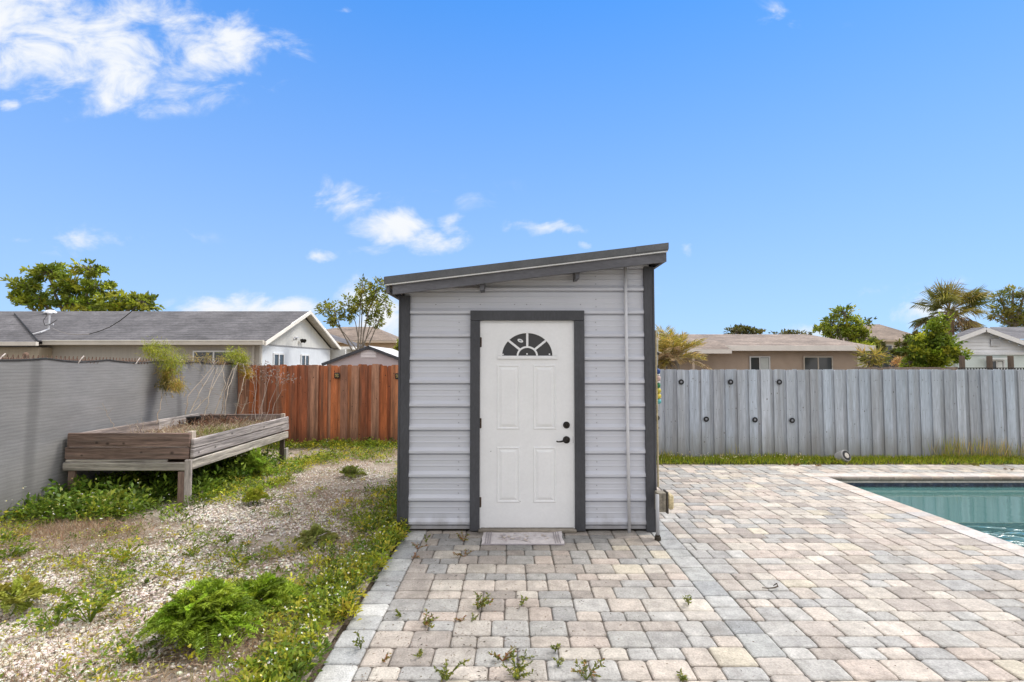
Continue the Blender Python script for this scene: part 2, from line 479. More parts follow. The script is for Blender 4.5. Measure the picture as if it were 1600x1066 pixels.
while y < 5.12:                                          # grey edge course along the gravel
    h = random.choice((.17, .2, .25, .17))
    pv.add(-1.045 + random.uniform(-.012, .008), -.84, y, y + h, shade(random.choice(GREY), .95, 1.3), z=-.002); y += h
field(-.84, 1.36, 1.2, 5.15)
y = 1.2
while y < 8.4:                                           # grey course where the older terrace ends
    h = random.choice((.17, .25, .25, .17))
    pv.add(1.36, 1.56, y, min(y + h, 8.44), shade(random.choice(GREY + [(.5, .45, .41), (.47, .43, .39)]), .88, 1.08)); y += h
field(1.56, 4.36, 1.2, 8.44)
field(4.36, 11.5, 7.75, 8.44)
ng = [f for f in pv.F if len(f) != 4]
me = bpy.data.meshes.new('patio'); me.from_pydata(pv.V, [], pv.F)
ca = me.color_attributes.new('Col', 'FLOAT_COLOR', 'CORNER'); arr = []
for f, c in zip(pv.F, pv.C): arr += [c[0], c[1], c[2], 1.0] * len(f)
ca.data.foreach_set('color', arr)
o = finish(me, 'patio_paving', PAV, None, (0, 0, 0), False); o['kind'] = 'structure'

# ------------------------------------------------------------------ swimming pool
POOL = thing('swimming_pool', (PX0, PY1, 0), 'in-ground pool of teal water with a pale rounded stone coping beside the pavers', 'swimming pool')
COP = M('coping_stone', (1, 1, 1), .8, .2, 10, (1, 1, 1), .2, 80, .3, 90, .003, tint=(.28, .22, .18), tint_amt=.35, tint_scale=7, tint_lo=.5, tint_hi=.7)
def coping(b, along, start, stop, edge, width, seed):
    """bullnose coping stones; along: 'x' or 'y'; edge: the water side coordinate"""
    rr = random.Random(seed); t = start
    while t < stop - .05:
        ln = min(rr.choice((.15, .15, .16, .23)), stop - t)
        c = rr.choice(((.62, .53, .46), (.58, .53, .49), (.56, .47, .40), (.52, .48, .45), (.60, .54, .48)))
        k = rr.uniform(.9, 1.08); c = tuple(v * k for v in c)
        prof = [(width, -.05), (width, .004), (.03, .006)]
        for q in range(6):
            a = R(90 - 36 * q)
            prof.append((.012 - .030 * math.cos(a), -.024 + .030 * math.sin(a)))
        prof.append((.03, -.056))
        V = []
        for tt in (t + .002, t + ln - .002):
            for (d_, z_) in prof:
                V.append((tt, edge + d_, z_) if along == 'x' else (edge - d_, tt, z_))
        n = len(prof); Fs = [(i, (i + 1) % n, (i + 1) % n + n, i + n) for i in range(n)] + [tuple(range(n)), tuple(range(2 * n - 1, n - 1, -1))]
        for i_, f_ in enumerate(Fs):
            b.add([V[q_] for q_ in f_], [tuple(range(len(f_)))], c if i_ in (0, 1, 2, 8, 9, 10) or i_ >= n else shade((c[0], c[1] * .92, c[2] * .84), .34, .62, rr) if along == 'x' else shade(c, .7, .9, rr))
        t += ln
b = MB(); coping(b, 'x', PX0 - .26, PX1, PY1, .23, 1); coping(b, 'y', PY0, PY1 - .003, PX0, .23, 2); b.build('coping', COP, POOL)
b = MB(); b.box(PX0 - .08, PX1, PY1 + .006, PY1 + .08, -.085, -.057, (.55, .5, .45)); b.box(PX0 - .08, PX0 - .006, PY0, PY1, -.085, -.057, (.55, .5, .45)); b.build('mortar_bed', COP, POOL)
TILE = M('pool_tile', (.02, .035, .07), .25, .7, 14, (1, 1, 1), .3, 60, .1, spec=.5, tint=(.12, .14, .17), tint_amt=.6, tint_scale=11, tint_lo=.52, tint_hi=.7)
b = MB(); b.box(PX0 - .07, PX1, PY1 + .014, PY1 + .07, -.45, -.087); b.box(PX0 - .07, PX0 - .014, PY0, PY1, -.45, -.087); b.build('tile_band', TILE, POOL)
WAT = bpy.data.materials.new('pool_water'); WAT.use_nodes = True
n_, l_ = WAT.node_tree.nodes, WAT.node_tree.links; bs = n_['Principled BSDF']
bs.inputs['Base Color'].default_value = (.065, .165, .155, 1); bs.inputs['Roughness'].default_value = .03; bs.inputs['IOR'].default_value = 1.62
tcw = n_.new('ShaderNodeTexCoord')
mw = n_.new('ShaderNodeMapping'); mw.inputs['Scale'].default_value = (2.0, 5.5, 1); l_.new(tcw.outputs['Object'], mw.inputs[0])
w1 = n_.new('ShaderNodeTexNoise'); w1.inputs['Scale'].default_value = 1.25; w1.inputs['Detail'].default_value = 2.0; w1.inputs['Distortion'].default_value = .6; l_.new(mw.outputs[0], w1.inputs['Vector'])
sxw = n_.new('ShaderNodeSeparateXYZ'); l_.new(tcw.outputs['Object'], sxw.inputs[0])
mk = n_.new('ShaderNodeMapRange'); mk.interpolation_type = 'SMOOTHSTEP'; l_.new(sxw.outputs[1], mk.inputs['Value'])
for k, v in (('From Min', -1.65), ('From Max', -2.05), ('To Min', .012), ('To Max', 1.0)): mk.inputs[k].default_value = v   # stronger ripples added on the near water to catch white glare
hm = n_.new('ShaderNodeMath'); hm.operation = 'MULTIPLY'; l_.new(w1.outputs['Fac'], hm.inputs[0]); l_.new(mk.outputs[0], hm.inputs[1])
bw = n_.new('ShaderNodeBump'); bw.inputs['Strength'].default_value = 1; bw.inputs['Distance'].default_value = .16; l_.new(hm.outputs[0], bw.inputs['Height']); l_.new(bw.outputs[0], bs.inputs['Normal'])
b = MB(); b.quad((PX0 - .03, PY0, -.14), (PX1, PY0, -.14), (PX1, PY1 + .03, -.14), (PX0 - .03, PY1 + .03, -.14)); b.build('water_surface', WAT, POOL)
# ------------------------------------------------------------------ the shed
SY = 5.125                                       # front wall
def X(px, py=650, Y=SY): return at(px, py, Y).x
def Z(py, px=800, Y=SY): return at(px, py, Y).z
SHED = thing('garden_shed', (.15, SY, 0), 'small grey ribbed metal shed with a slanted roof and white door on the paver patio', 'shed')
SID = M('grey_siding', (.545, .555, .60), (.42), .04, 2, (1, 1, 1), 0, 20, 0, 6, .003, spec=.5, tint=(.42, .415, .42), tint_amt=.28, tint_scale=2.2, tint_lo=.55, tint_hi=.8)
splash(SID, .0, .16, (.20, .18, .16), .55, 5)
TRIM = M('dark_trim', (.060, .061, .068), .55, .25, 5, (1, 1, .3), .2, 60, .1, 50, .002)
FASC = M('grey_fascia', (.125, .125, .138), .65, .25, 6, (.3, 1, 1), .2, 50, .15, 50, .002)
WHT = M('white_door_paint', (.78, .78, .78), .38, .04, 3, (1, 1, 1), .03, 40, .03, 10, .002, tint=(.5, .49, .46), tint_amt=.2, tint_scale=2.5, tint_lo=.55, tint_hi=.85)
ROOF = M('roof_metal', (.115, .118, .122), .6, .2, 5, (1, 1, 1), .15, 50, .08, metal=.3)
WHITE = M('white_edge', (.78, .78, .78), .5, .05, 5, (1, 1, 1), .05, 40, .03)
BRONZE = M('oil_bronze', (.022, .018, .015), .35, .3, 30, (1, 1, 1), .2, 100, .05, metal=.6)
GLASS = bpy.data.materials.new('dark_glass'); GLASS.use_nodes = True
g_ = GLASS.node_tree.nodes['Principled BSDF']; g_.inputs['Base Color'].default_value = (.022, .022, .025, 1); g_.inputs['Roughness'].default_value = .06; g_.inputs['IOR'].default_value = 1.45
PIPE = M('grey_pvc', (.60, .60, .62), .5, .1, 8, (1, 1, .2), .08, 50, .04)

XL, XR, YB = X(626), X(1020), 7.75
slope = (at(1044, 380, 4.83).z - at(600, 433, 4.83).z) / (at(1044, 380, 4.83).x - at(600, 433, 4.83).x)
RT0 = at(600, 433, 4.83)                        # top edge of the roof at its low end
def roof_z(x): return RT0.z + slope * (x - RT0.x)
PER = .231; ZR = Z(820) + .03
prof = [(-.0385, 0), (-.0375, -.014), (-.0275, -.014), (-.0265, 0), (-.020, .025), (.004, .026), (.034, 0), (.074, 0), (.080, .0032), (.088, .0032), (.096, 0), (.133, 0), (.139, .0032), (.147, .0032), (.155, 0)]  # recess below each rib is added to deepen its shadow line
def siding(b, p0, p1, out, z0, z1, cut=True):
    """ribbed sheet between plan points p0 and p1; out = outward normal"""
    pts = []
    k = -1
    while ZR + k * PER < z1 + .3:
        for (dz, d) in prof: pts.append((ZR + k * PER + dz, d))
        k += 1
    bm = bmesh.new(); rows = []
    for (z, d) in pts:
        rows.append([bm.verts.new((p[0] + out[0] * d, p[1] + out[1] * d, z)) for p in (p0, p1)])
    for a, c in zip(rows, rows[1:]): bm.faces.new((a[0], a[1], c[1], c[0]))
    g = lambda: list(bm.verts) + list(bm.edges) + list(bm.faces)
    bmesh.ops.bisect_plane(bm, geom=g(), plane_co=(0, 0, z0), plane_no=(0, 0, -1), clear_outer=True)
    if z1 < 2.2: bmesh.ops.bisect_plane(bm, geom=g(), plane_co=(0, 0, z1), plane_no=(0, 0, 1), clear_outer=True)
    else: bmesh.ops.bisect_plane(bm, geom=g(), plane_co=(RT0.x, 0, RT0.z - .1), plane_no=(-slope, 0, 1), clear_outer=True)
    bm.verts.index_update()
    b.add([v.co.copy() for v in bm.verts], [[v.index for v in f.verts] for f in bm.faces]); bm.free()
DX0, DX1 = X(735), X(913)                       # door frame outside
FT = Z(486)                                     # door frame top
b = MB()
siding(b, (XL + .03, SY), (DX0 + .05, SY), (0, -1), .02, FT - .03)
siding(b, (DX1 - .05, SY), (XR - .03, SY), (0, -1), .02, FT - .03)
siding(b, (XL + .03, SY), (XR - .03, SY), (0, -1), FT - .03, 3)
siding(b, (XR, SY + .03), (XR, YB), (1, 0), .02, 3)
siding(b, (XL, YB), (XL, SY + .03), (-1, 0), .02, 3)
siding(b, (XR - .03, YB), (XL + .03, YB), (0, 1), .02, 3)
for cx in (X(717), X(932)):                     # screw heads of the cladding
    z = ZR + .048
    while z < roof_z(cx) - .2:
        for q in (z, z + .065 + .01):
            b.lathe((cx + random.uniform(-.004, .004), SY - .001, q), (0, -1, 0), [(0, .006), (.004, .006)], 6, (.55, .55, .55))
        z += PER
for cx in (X(680), X(750), X(804), X(823), X(845), X(908)):
    b.lathe((cx, SY - .001, Z(476)), (0, -1, 0), [(0, .006), (.004, .006)], 6, (.5, .5, .5))
b.build('wall', SID, SHED)
b = MB(); b.box(XL + .06, XR - .06, SY + .03, YB - .03, 0, .06, (.3, .3, .3)); b.build('base_plate', SAND, SHED)
for (x0, x1, xx) in ((XL, X(640), -1), (X(1007), XR, 1)):
    b = MB(); zt = roof_z(x0) - .155
    b.box(x0, x1, SY - .036, SY - .004, .0, zt, bev=.003)
    if xx < 0: b.box(x0 - .022, x0 - .001, SY - .036, SY + .09, .001, zt - .004, bev=.003)
    else: b.box(x1 + .001, x1 + .022, SY - .036, SY + .09, .001, zt - .004, bev=.003)
    b.build('corner_trim', TRIM, SHED)
# roof: sheet, edge trim, white drip edge, fascia boards, soffit, rafter tails
x0, x1 = RT0.x, at(1044, 380, 4.83).x; yf, yb = 4.83, YB + .25
def slab(b, xa, xb, ya, yb_, top, thick, col=(1, 1, 1)):
    P = []
    for dz in (-top - thick, -top):
        for y in (ya, yb_):
            for x in (xa, xb): P.append((x, y, roof_z(x) + dz))
    b.add(P, [(0, 2, 3, 1), (4, 5, 7, 6), (0, 1, 5, 4), (2, 6, 7, 3), (0, 4, 6, 2), (1, 3, 7, 5)], col)
b = MB(); slab(b, x0 + .003, x1 - .003, yf + .003, yb - .003, -.004, .02)
for k in range(9):                              # standing ribs of the roof sheet
    y = yf + .18 + k * .36
    slab(b, x0 + .01, x1 - .01, y, y + .03, -.022, .018)
b.build('roof', ROOF, SHED)
b = MB(); slab(b, x0, x1, yf - .006, yf + .02, 0, .068, (1, 1, 1)); slab(b, x0 - .004, x0 + .02, yf + .022, yb, 0, .068); slab(b, x1 - .02, x1 + .004, yf + .022, yb, 0, .068)
slab(b, x1 - .31, x1 + .002, yf - .011, yf + .01, -.003, .06, (1.12, 1.12, 1.12))
b.build('roof_edge', ROOF, SHED)
b = MB(); slab(b, x0 + .012, x1 - .004, yf + .003, yf + .03, .070, .011); b.build('drip_edge', WHITE, SHED)
xe = x0 + .075
b = MB(); slab(b, xe, x1 - .008, yf + .032, yf + .068, .082, .088); b.build('fascia', FASC, SHED)
b = MB(); slab(b, x0 + .008, x0 + .04, yf + .05, yb - .01, .072, .075); b.build('side_fascia', FASC, SHED)
b = MB(); slab(b, x1 - .046, x1 - .012, yf + .07, yb - .01, .082, .088); b.build('side_fascia', FASC, SHED)
SOF = M('soffit_board', (.30, .27, .25), .8, .4, 5, (1, .2, 1), .3, 40, .2)
b = MB(); slab(b, x0 + .042, x1 - .048, yf + .07, yb - .02, .085, .012); b.build('soffit', SOF, SHED)
for px in (755, 898):
    xx = X(px, 440); b = MB(); slab(b, xx - .02, xx + .02, yf + .072, SY - .022, .098, .125); b.build('rafter_tail', FASC, SHED)
# door frame
b = MB()
fx0, fx1 = X(750), X(897)
b.box(DX0, fx0, SY - .048, SY - .022, .012, Z(502) + .001, bev=.003); b.box(fx1, DX1, SY - .048, SY - .022, .012, Z(502) + .001, bev=.003)
b.box(DX0, DX1, SY - .05, SY - .022, Z(502) + .003, FT, bev=.003); b.build('door_frame', TRIM, SHED)
b = MB(); b.box(fx0 - .01, fx0 + .012, SY - .02, SY + .06, .03, Z(502)); b.box(fx1 - .012, fx1 + .01, SY - .02, SY + .06, .03, Z(502)); b.box(fx0 + .013, fx1 - .013, SY - .02, SY + .06, Z(502) - .01, Z(502) + .02)
b.build('door_jamb', WHT, SHED)
b = MB(); b.box(fx0 - .01, fx1 + .01, SY - .075, SY + .03, .003, .032, (.8, .74, .66), bev=.004); b.build('threshold', M('old_aluminium', (.36, .34, .31), .5, .4, 8, (.3, 1, 1), .3, 60, .1, metal=.4), SHED)
# door leaf with pressed panels
d0, d1, dzb, dzt, DYF = fx0 + .012, fx1 - .012, .036, Z(502) - .012, SY - .012
gcx, gcz, grx, grz = X(823.8, 555), Z(556), .257, .232
b = MB()
nA = 28
arc = [(gcx + grx * math.cos(math.pi * k / nA), gcz + grz * math.sin(math.pi * k / nA)) for k in range(nA + 1)]
# front face with a half-round opening: strips left, right, below, above the arc
Q = lambda x, z: (x, DYF, z)
b.add([Q(d0, dzb), Q(d1, dzb), Q(d1, gcz), Q(d0, gcz)], [(0, 1, 2, 3)])
b.add([Q(gcx + grx, gcz), Q(d1, gcz), Q(d1, dzt), Q(gcx + grx, dzt)], [(0, 1, 2, 3)])
b.add([Q(d0, gcz), Q(gcx - grx, gcz), Q(gcx - grx, dzt), Q(d0, dzt)], [(0, 1, 2, 3)])
for (p, q) in zip(arc, arc[1:]): b.add([Q(*p), Q(p[0], dzt), Q(q[0], dzt), Q(*q)], [(0, 1, 2, 3)])
b.box(d0, d1, DYF + .002, DYF + .04, dzb, gcz - .01)
b.add([Q(d0, dzb), (d0, DYF + .04, dzb), (d0, DYF + .04, dzt), Q(d0, dzt)], [(0, 1, 2, 3)])
def panel(px0, py0, px1, py1):
    xa, xb, za, zb = X(px0, py1), X(px1, py1), Z(py1), Z(py0)
    rings = [(0, 0), (.007, .0065), (.014, .0065), (.022, .0015), (.028, .0015), (.052, .0095)]
    V = []
    for (i, d) in rings: V += [(xa + i, DYF - d, za + i), (xb - i, DYF - d, za + i), (xb - i, DYF - d, zb - i), (xa + i, DYF - d, zb - i)]
    Fs = [(4 * r + k, 4 * r + (k + 1) % 4, 4 * r + 4 + (k + 1) % 4, 4 * r + 4 + k) for r in range(len(rings) - 1) for k in range(4)] + [tuple(4 * (len(rings) - 1) + k for k in range(4))]
    b.add(V, Fs)
for (a_, c_) in ((776, 812.5), (833, 869)):
    panel(a_, 570, c_, 671); panel(a_, 698, c_, 785)
for (px, py) in ((767, 705), (791, 713.5), (812.5, 783)): b.lathe((X(px, py), DYF - .0005, Z(py)), (0, -1, 0), [(0, .0045), (.0012, .004)], 6, (.12, .11, .1))
DOOR = b.build('door', WHT, SHED)
b = MB()                                        # fanlight frame
def arcband(r0x, r0z, r1x, r1z, y0, y1, col=(1, 1, 1), n=28):
    V = []
    for k in range(n + 1):
        a = math.pi * k / n; c_, s_ = math.cos(a), math.sin(a)
        V += [(gcx + r0x * c_, y1, gcz + r0z * s_), (gcx + r0x * c_, y0, gcz + r0z * s_), (gcx + r1x * c_, y0, gcz + r1z * s_), (gcx + r1x * c_, y1, gcz + r1z * s_)]
    Fs = [(4 * k + q, 4 * k + (q + 1) % 4, 4 * k + 4 + (q + 1) % 4, 4 * k + 4 + q) for k in range(n) for q in range(4)]
    b.add(V, Fs, col)
arcband(grx - .006, grz - .006, grx + .022, grz + .022, DYF - .012, DYF + .02)
arcband(grx + .022, grz + .022, grx + .036, grz + .036, DYF - .006, DYF + .01)
b.box(gcx - .30, gcx + .30, DYF - .016, DYF + .02, gcz - .034, gcz - .002, bev=.004)
arcband(.088, .078, .106, .096, DYF - .008, DYF + .015)
for ang in (42, 90, 138):
    c_, s_ = math.cos(R(ang)), math.sin(R(ang))
    b.beam((gcx + .100 * c_, DYF + .002, gcz + .092 * s_), (gcx + (grx - .004) * c_, DYF + .002, gcz + (grz - .004) * s_), .022, .02, up=(0, -1, 0))
b.build('fanlight_frame', WHT, DOOR)
b = MB(); arc2 = [(gcx + grx * math.cos(math.pi * k / nA), DYF + .012, gcz + grz * math.sin(math.pi * k / nA)) for k in range(nA + 1)]
b.add(arc2, [tuple(range(nA + 1))]); b.build('fanlight_glass', GLASS, DOOR)
b = MB(); c0 = at(813, 532.5, DYF + .009)
ell = [(c0.x + .030 * math.cos(t) * .92 + .017 * math.sin(t) * .4, DYF + .009, c0.z + .017 * math.sin(t) * .9 - .030 * math.cos(t) * .38) for t in [2 * math.pi * k / 16 for k in range(16)]]
b.add(ell, [tuple(range(16))])
b.add([(c0.x + (p[0] - c0.x) * .5, DYF + .0075, c0.z + (p[2] - c0.z) * .35) for p in ell], [tuple(range(16))], (.25, .3, .35)); b.build('sticker', WHITE, DOOR)
for (px, py) in ((823.5, 553.2), (858.5, 553.6), (786, 554.0)):
    b = MB(); b.lathe((X(px, py), DYF + .008, Z(py)), (0, -1, 0), [(0, .009), (.006, .008)], 8); b.build('glass_stud', WHITE, DOOR)
b = MB(); p = (X(884.8, 664), DYF, Z(664)); b.lathe(p, (0, -1, 0), [(0, .034), (.008, .034), (.016, .026), (.024, .022), (.026, .010), (.027, .0)], 20); b.box(p[0] - .003, p[0] + .003, DYF - .03, DYF - .026, p[2] - .01, p[2] + .01, (2, 2, 2)); b.build('deadbolt', BRONZE, DOOR, smooth=False)
b = MB(); p = Vector((X(884.8, 687), DYF, Z(687))); b.lathe(p, (0, -1, 0), [(0, .036), (.007, .036), (.014, .028), (.02, .013), (.055, .012)], 20)
b.tube([p + Vector((0, -.05, 0)), p + Vector((-.03, -.056, -.002)), p + Vector((-.065, -.055, -.012)), p + Vector((-.09, -.05, -.013)), p + Vector((-.103, -.047, -.006))], [.011, .010, .008, .007, .008], 8); b.build('lever_handle', BRONZE, DOOR)
b = MB(); b.box(d1 - .002, d1 + .009, DYF - .003, DYF + .02, Z(692), Z(682)); b.build('latch_plate', BRONZE, DOOR)
for py in (535, 661, 784):
    b = MB(); z = Z(py); b.tube([(d0 - .006, DYF - .006, z - .05), (d0 - .006, DYF - .006, z + .05)], .007, 8); b.box(d0 - .014, d0 + .004, DYF - .003, DYF + .01, z - .045, z + .045, (1.6, 1.3, 1.1))
    b.build('hinge', M('rusty_hinge', (.07, .045, .03), .7, .5, 40, (1, 1, 1), .3, 100, .1) if py == 535 else bpy.data.materials['rusty_hinge'], DOOR)
# conduit down the front
xt, xb_ = X(975.5, 430), X(981.5, 825)
zt = roof_z(xt) - .11
b = MB(); b.tube([(xt, SY - .045, zt), (xt + .006, SY - .045, 1.6), ((xt + xb_) / 2, SY - .046, 1.2), (xb_, SY - .05, .0)], .0165, 10); b.build('conduit', PIPE, SHED, smooth=True)
# riser and electrical box on the side wall
b = MB(); b.tube([(1.362, 4.86, .02), (1.362, 4.86, .42)], .017, 10, (.66, .66, .66)); b.build('riser_pipe', PIPE, SHED, smooth=True)
b = MB(); b.lathe((1.362, 4.86, 0), (0, 0, 1), [(0, .03), (.03, .03), (.032, .024), (.05, .022)], 10, (.3, .28, .24)); b.build('riser_coupling', SAND, SHED)
BOXM = M('weathered_box', (.44, .40, .33), .7, .3, 14, (1, 1, 1), .3, 60, .15)
b = MB(); b.box(1.375, 1.46, 4.90, 5.0, .245, .425, (.62, .6, .56), bev=.005); b.box(1.425, 1.428, 4.895, 4.9, .26, .41, (.3, .3, .3)); b.box(1.462, 1.475, 4.885, 5.01, .235, .435, (.18, .17, .16)); b.box(1.475, 1.525, 4.88, 5.0, .275, .41, (1.35, 1.22, .85), bev=.012); b.build('electrical_box', BOXM, SHED)
b = MB(); b.tube([(XR + .042, SY - .01, .43), (XR + .04, SY - .01, 1.2), (XR + .034, SY - .01, 1.6), (XR + .038, SY - .01, 1.98)], .010, 8, (1.1, 1.0, .74)); b.build('side_cable', BOXM, SHED)

# floats and paddle hung on the side wall
PAINT = M('float_paint', (1, 1, 1), .5, .2, 25, (1, 1, 1), .1, 80, .1)
fx, fy = 1.462, 5.16
ST = thing('float_string', (fx, fy, 1.2), 'string of small painted floats in blue, pink, green and yellow on the shed side', 'float string')
b = MB(); b.tube([(fx, fy, 1.30), (fx, fy, 1.75)], .004, 5, (.3, .3, .28)); b.build('cord', PAINT, ST)
zc = Z(576, Y=fy)
for (hgt, col, rr) in ((.055, (.02, .06, .22), .03), (.012, (.75, .75, .72), .026), (.055, (.55, .38, .33), .031), (.014, (.8, .78, .75), .028), (.05, (.02, .16, .06), .03), (.052, (.50, .42, .05), .036), (.052, (.62, .50, .06), .036), (.05, (.10, .38, .38), .036)):
    b = MB(); b.lathe((fx, fy, zc), (0, 0, -1), [(0, rr * .55), (hgt * .2, rr * .92), (hgt * .5, rr), (hgt * .8, rr * .92), (hgt, rr * .6)], 12, col); b.build('painted_float', PAINT, ST, smooth=True); zc -= hgt + .002
PD = thing('paddle', (1.47, 5.3, 1.55), 'narrow dark paddle with a pale edge propped high on the shed side above the floats', 'paddle')
b = MB(); b.box(1.455, 1.475, 5.26, 5.36, 1.62, 1.90, (.03, .03, .03), bev=.004); b.build('blade', PAINT, PD)
b = MB(); b.tube([(1.495, 5.3, 1.58), (1.505, 5.3, 1.90)], .011, 8, (.6, .57, .5)); b.build('shaft', PAINT, PD)
b = MB(); b.box(1.478, 1.515, 5.27, 5.33, 1.735, 1.765, (.02, .02, .02)); b.build('grip_band', PAINT, PD)
b = MB(); b.box(1.478, 1.508, 5.27, 5.33, 1.60, 1.63, (.02, .02, .02)); b.build('grip_band', PAINT, PD)

# doormat
MAT = M('faded_mat', (1, 1, 1), .9, .15, 7, (1, 1, 1), .15, 60, .3, 150, .002, tint=(.42, .38, .37), tint_amt=.5, tint_scale=5, tint_lo=.5, tint_hi=.7)
mx0, mx1, my0, my1 = gnd(752, 852).x, gnd(882, 852).x, gnd(800, 852).y, 5.055
DM = thing('doormat', ((mx0 + mx1) / 2, 4.85, 0), 'thin faded lilac doormat with striped ends lying on pavers at the shed door', 'doormat')
b = MB(); nX, nY = 24, 12; V = []
for j in range(nY + 1):
    for i in range(nX + 1):
        u, v = i / nX, j / nY
        V.append((mx0 + (mx1 - mx0) * u + .004 * math.sin(9 * v), my0 + (my1 - my0) * v + .006 * math.sin(7 * u), .008 + .006 * NZ(u * 3 + 5, v * 3, 2) + (.012 * max(0, u - .85) / .15 if v > .8 else 0)))
b.add(V, [(j * (nX + 1) + i, j * (nX + 1) + i + 1, (j + 1) * (nX + 1) + i + 1, (j + 1) * (nX + 1) + i) for j in range(nY) for i in range(nX)], (.57, .525, .515))
b.box(mx0, mx1, my0 - .004, my0 + .004, .003, .012, (.42, .38, .4))
for k in range(70):                              # worn floral print
    cx, cy = random.choice(((.27, .6), (.27, .6), (.5, .45), (.75, .55))); a = random.uniform(0, 6.28)
    px_, py_ = mx0 + (mx1 - mx0) * (cx + random.gauss(0, .06)), my0 + (my1 - my0) * (cy + random.gauss(0, .14)); l_, w_ = random.uniform(.02, .05), random.uniform(.006, .014)
    ca, sa = math.cos(a), math.sin(a); zz = .0175 + .0002 * (k % 7)
    b.add([(px_, py_, zz), (px_ + ca * l_ / 2 - sa * w_, py_ + sa * l_ / 2 + ca * w_, zz), (px_ + ca * l_, py_ + sa * l_, zz), (px_ + ca * l_ / 2 + sa * w_, py_ + sa * l_ / 2 - ca * w_, zz)], [(0, 1, 2, 3)], random.choice(((.56, .46, .38), (.5, .42, .42), (.45, .42, .43), (.58, .55, .55), (.5, .44, .36))))
b.build('mat_sheet', MAT, DM)
for s_ in (0, 1):
    b = MB()
    for k in range(3):
        xx = mx0 + .035 + k * .022 if s_ == 0 else mx1 - .035 - k * .022
        b.box(xx - .004, xx + .004, my0 + .012, my1 - .012, .012, .0185, (.30, .27, .28))
    b.build('end_stripe', MAT, DM)

# ------------------------------------------------------------------ fences
def wood(name, rough=.85, var=.35, streak=(14, 14, .5), knots=None, bump=.35, tint=None, tamt=.5):
    return M(name, (1, 1, 1), rough, var, 1.0, streak, .25, 6, bump, 5, .006, tint=tint, tint_amt=tamt, tint_scale=.55, tint_lo=.48, tint_hi=.68)
GREYW = wood('grey_painted_boards', .7, .24, (16, 16, .8), tint=(.27, .26, .25), tamt=.5)
REDW = wood('red_cedar_boards', .8, .5, (14, 14, 1.1), tint=(.13, .075, .05), tamt=.75)
splash(GREYW, .0, .55, (.24, .225, .20), .6, 2.5); splash(REDW, .0, .4, (.14, .07, .04), .6, 2.5)
def boards(fence, mat, x0, x1, y, period, w, ztop, cols, seed, zt_var=.008, tilt=.006, back=True, knot=(.2, .19, .18), nk=1.0):
    rr = random.Random(seed)
    b, kb = MB(), MB()
    x = x0
    while x < x1:
        wd = w * rr.uniform(.9, 1.08); per = period * rr.uniform(.95, 1.05)
        for (xx, ww, yy, dk) in (((x, wd, y, 1.0),) + (((x + wd - .02, per - wd + .04, y + .021, .92),) if back else ())):
            c = shade(rr.choice(cols), .88 * dk, 1.1 * dk, rr); zt = ztop + rr.gauss(0, zt_var); lean = rr.gauss(0, tilt)
            e = .022
            sh = [(0, .02), (ww, .02), (ww + lean, zt - e), (ww - e + lean, zt), (e + lean, zt), (lean, zt - e)]
            cup = rr.uniform(-.004, .004)
            V = [(xx + p[0], yy + cup * (p[0] / ww - .5), p[1]) for p in sh] + [(xx + p[0], yy + .017, p[1]) for p in sh]
            b.add(V, [(0, 1, 2, 3, 4, 5), (11, 10, 9, 8, 7, 6)] + [(i, (i + 1) % 6, (i + 1) % 6 + 6, i + 6) for i in range(6)], c)
            if dk == 1.0:
                for zn in (.34, .84, 1.34):
                    for xn in (.3, .7):
                        r = .0045; kx, kz = xx + ww * xn + rr.uniform(-.01, .01), zn + rr.uniform(-.02, .02)
                        kb.add([(kx - r, yy - .0036, kz - r), (kx + r, yy - .0036, kz - r), (kx + r, yy - .0036, kz + r), (kx - r, yy - .0036, kz + r)], [(0, 1, 2, 3)], tuple(v * .6 for v in knot))
            if rr.random() < .9 * nk:
                kx, kz = xx + rr.uniform(.03, max(.04, ww - .03)), rr.uniform(.2, zt - .1); r = rr.uniform(.006, .013)
                kb.add([(kx + r * math.cos(t) * .8, yy - .0035, kz + r * 1.3 * math.sin(t)) for t in [k * math.pi / 4 for k in range(8)]], [tuple(range(8))], knot)
        x += per
    b.add(kb.v, kb.f, (1, 1, 1))
    for i, c in enumerate(kb.c): b.c[len(b.c) - len(kb.c) + i] = c
    b.build('board_panel', mat, fence)
    for z in (.3, .8, 1.3):
        r = MB(); r.box(x0, x1, y + .042, y + .08, z, z + .085, cols[0]); r.build('rail', mat, fence)
    xx = x0 + 1.2
    while xx < x1:
        r = MB(); r.box(xx, xx + .09, y + .095, y + .185, 0, ztop - .05, cols[0]); r.build('post', mat, fence); xx += 2.4
GF = thing('board_fence', (5, 9.04, 0), 'long blue-grey painted board fence behind the pool with round black lights on it', 'fence')
boards(GF, GREYW, 1.0, 13.5, 9.04, .2145, .148, Z(577.5, Y=9.04), [(.47, .50, .545), (.51, .54, .585), (.43, .455, .495), (.47, .515, .575), (.45, .47, .505)], 4, .004, .004)
WF = thing('board_fence', (-3.5, 10.4, 0), 'reddish brown weathered cedar board fence behind the wooden planter', 'fence')
boards(WF, REDW, -5.75, -.6, 10.4, .205, .15, Z(570.5, Y=10.4), [(.60, .19, .07), (.50, .145, .05), (.66, .25, .11), (.40, .125, .055), (.52, .26, .16), (.55, .17, .065), (.42, .20, .125)], 8, .012, .01, True, (.07, .03, .02), 1.6)
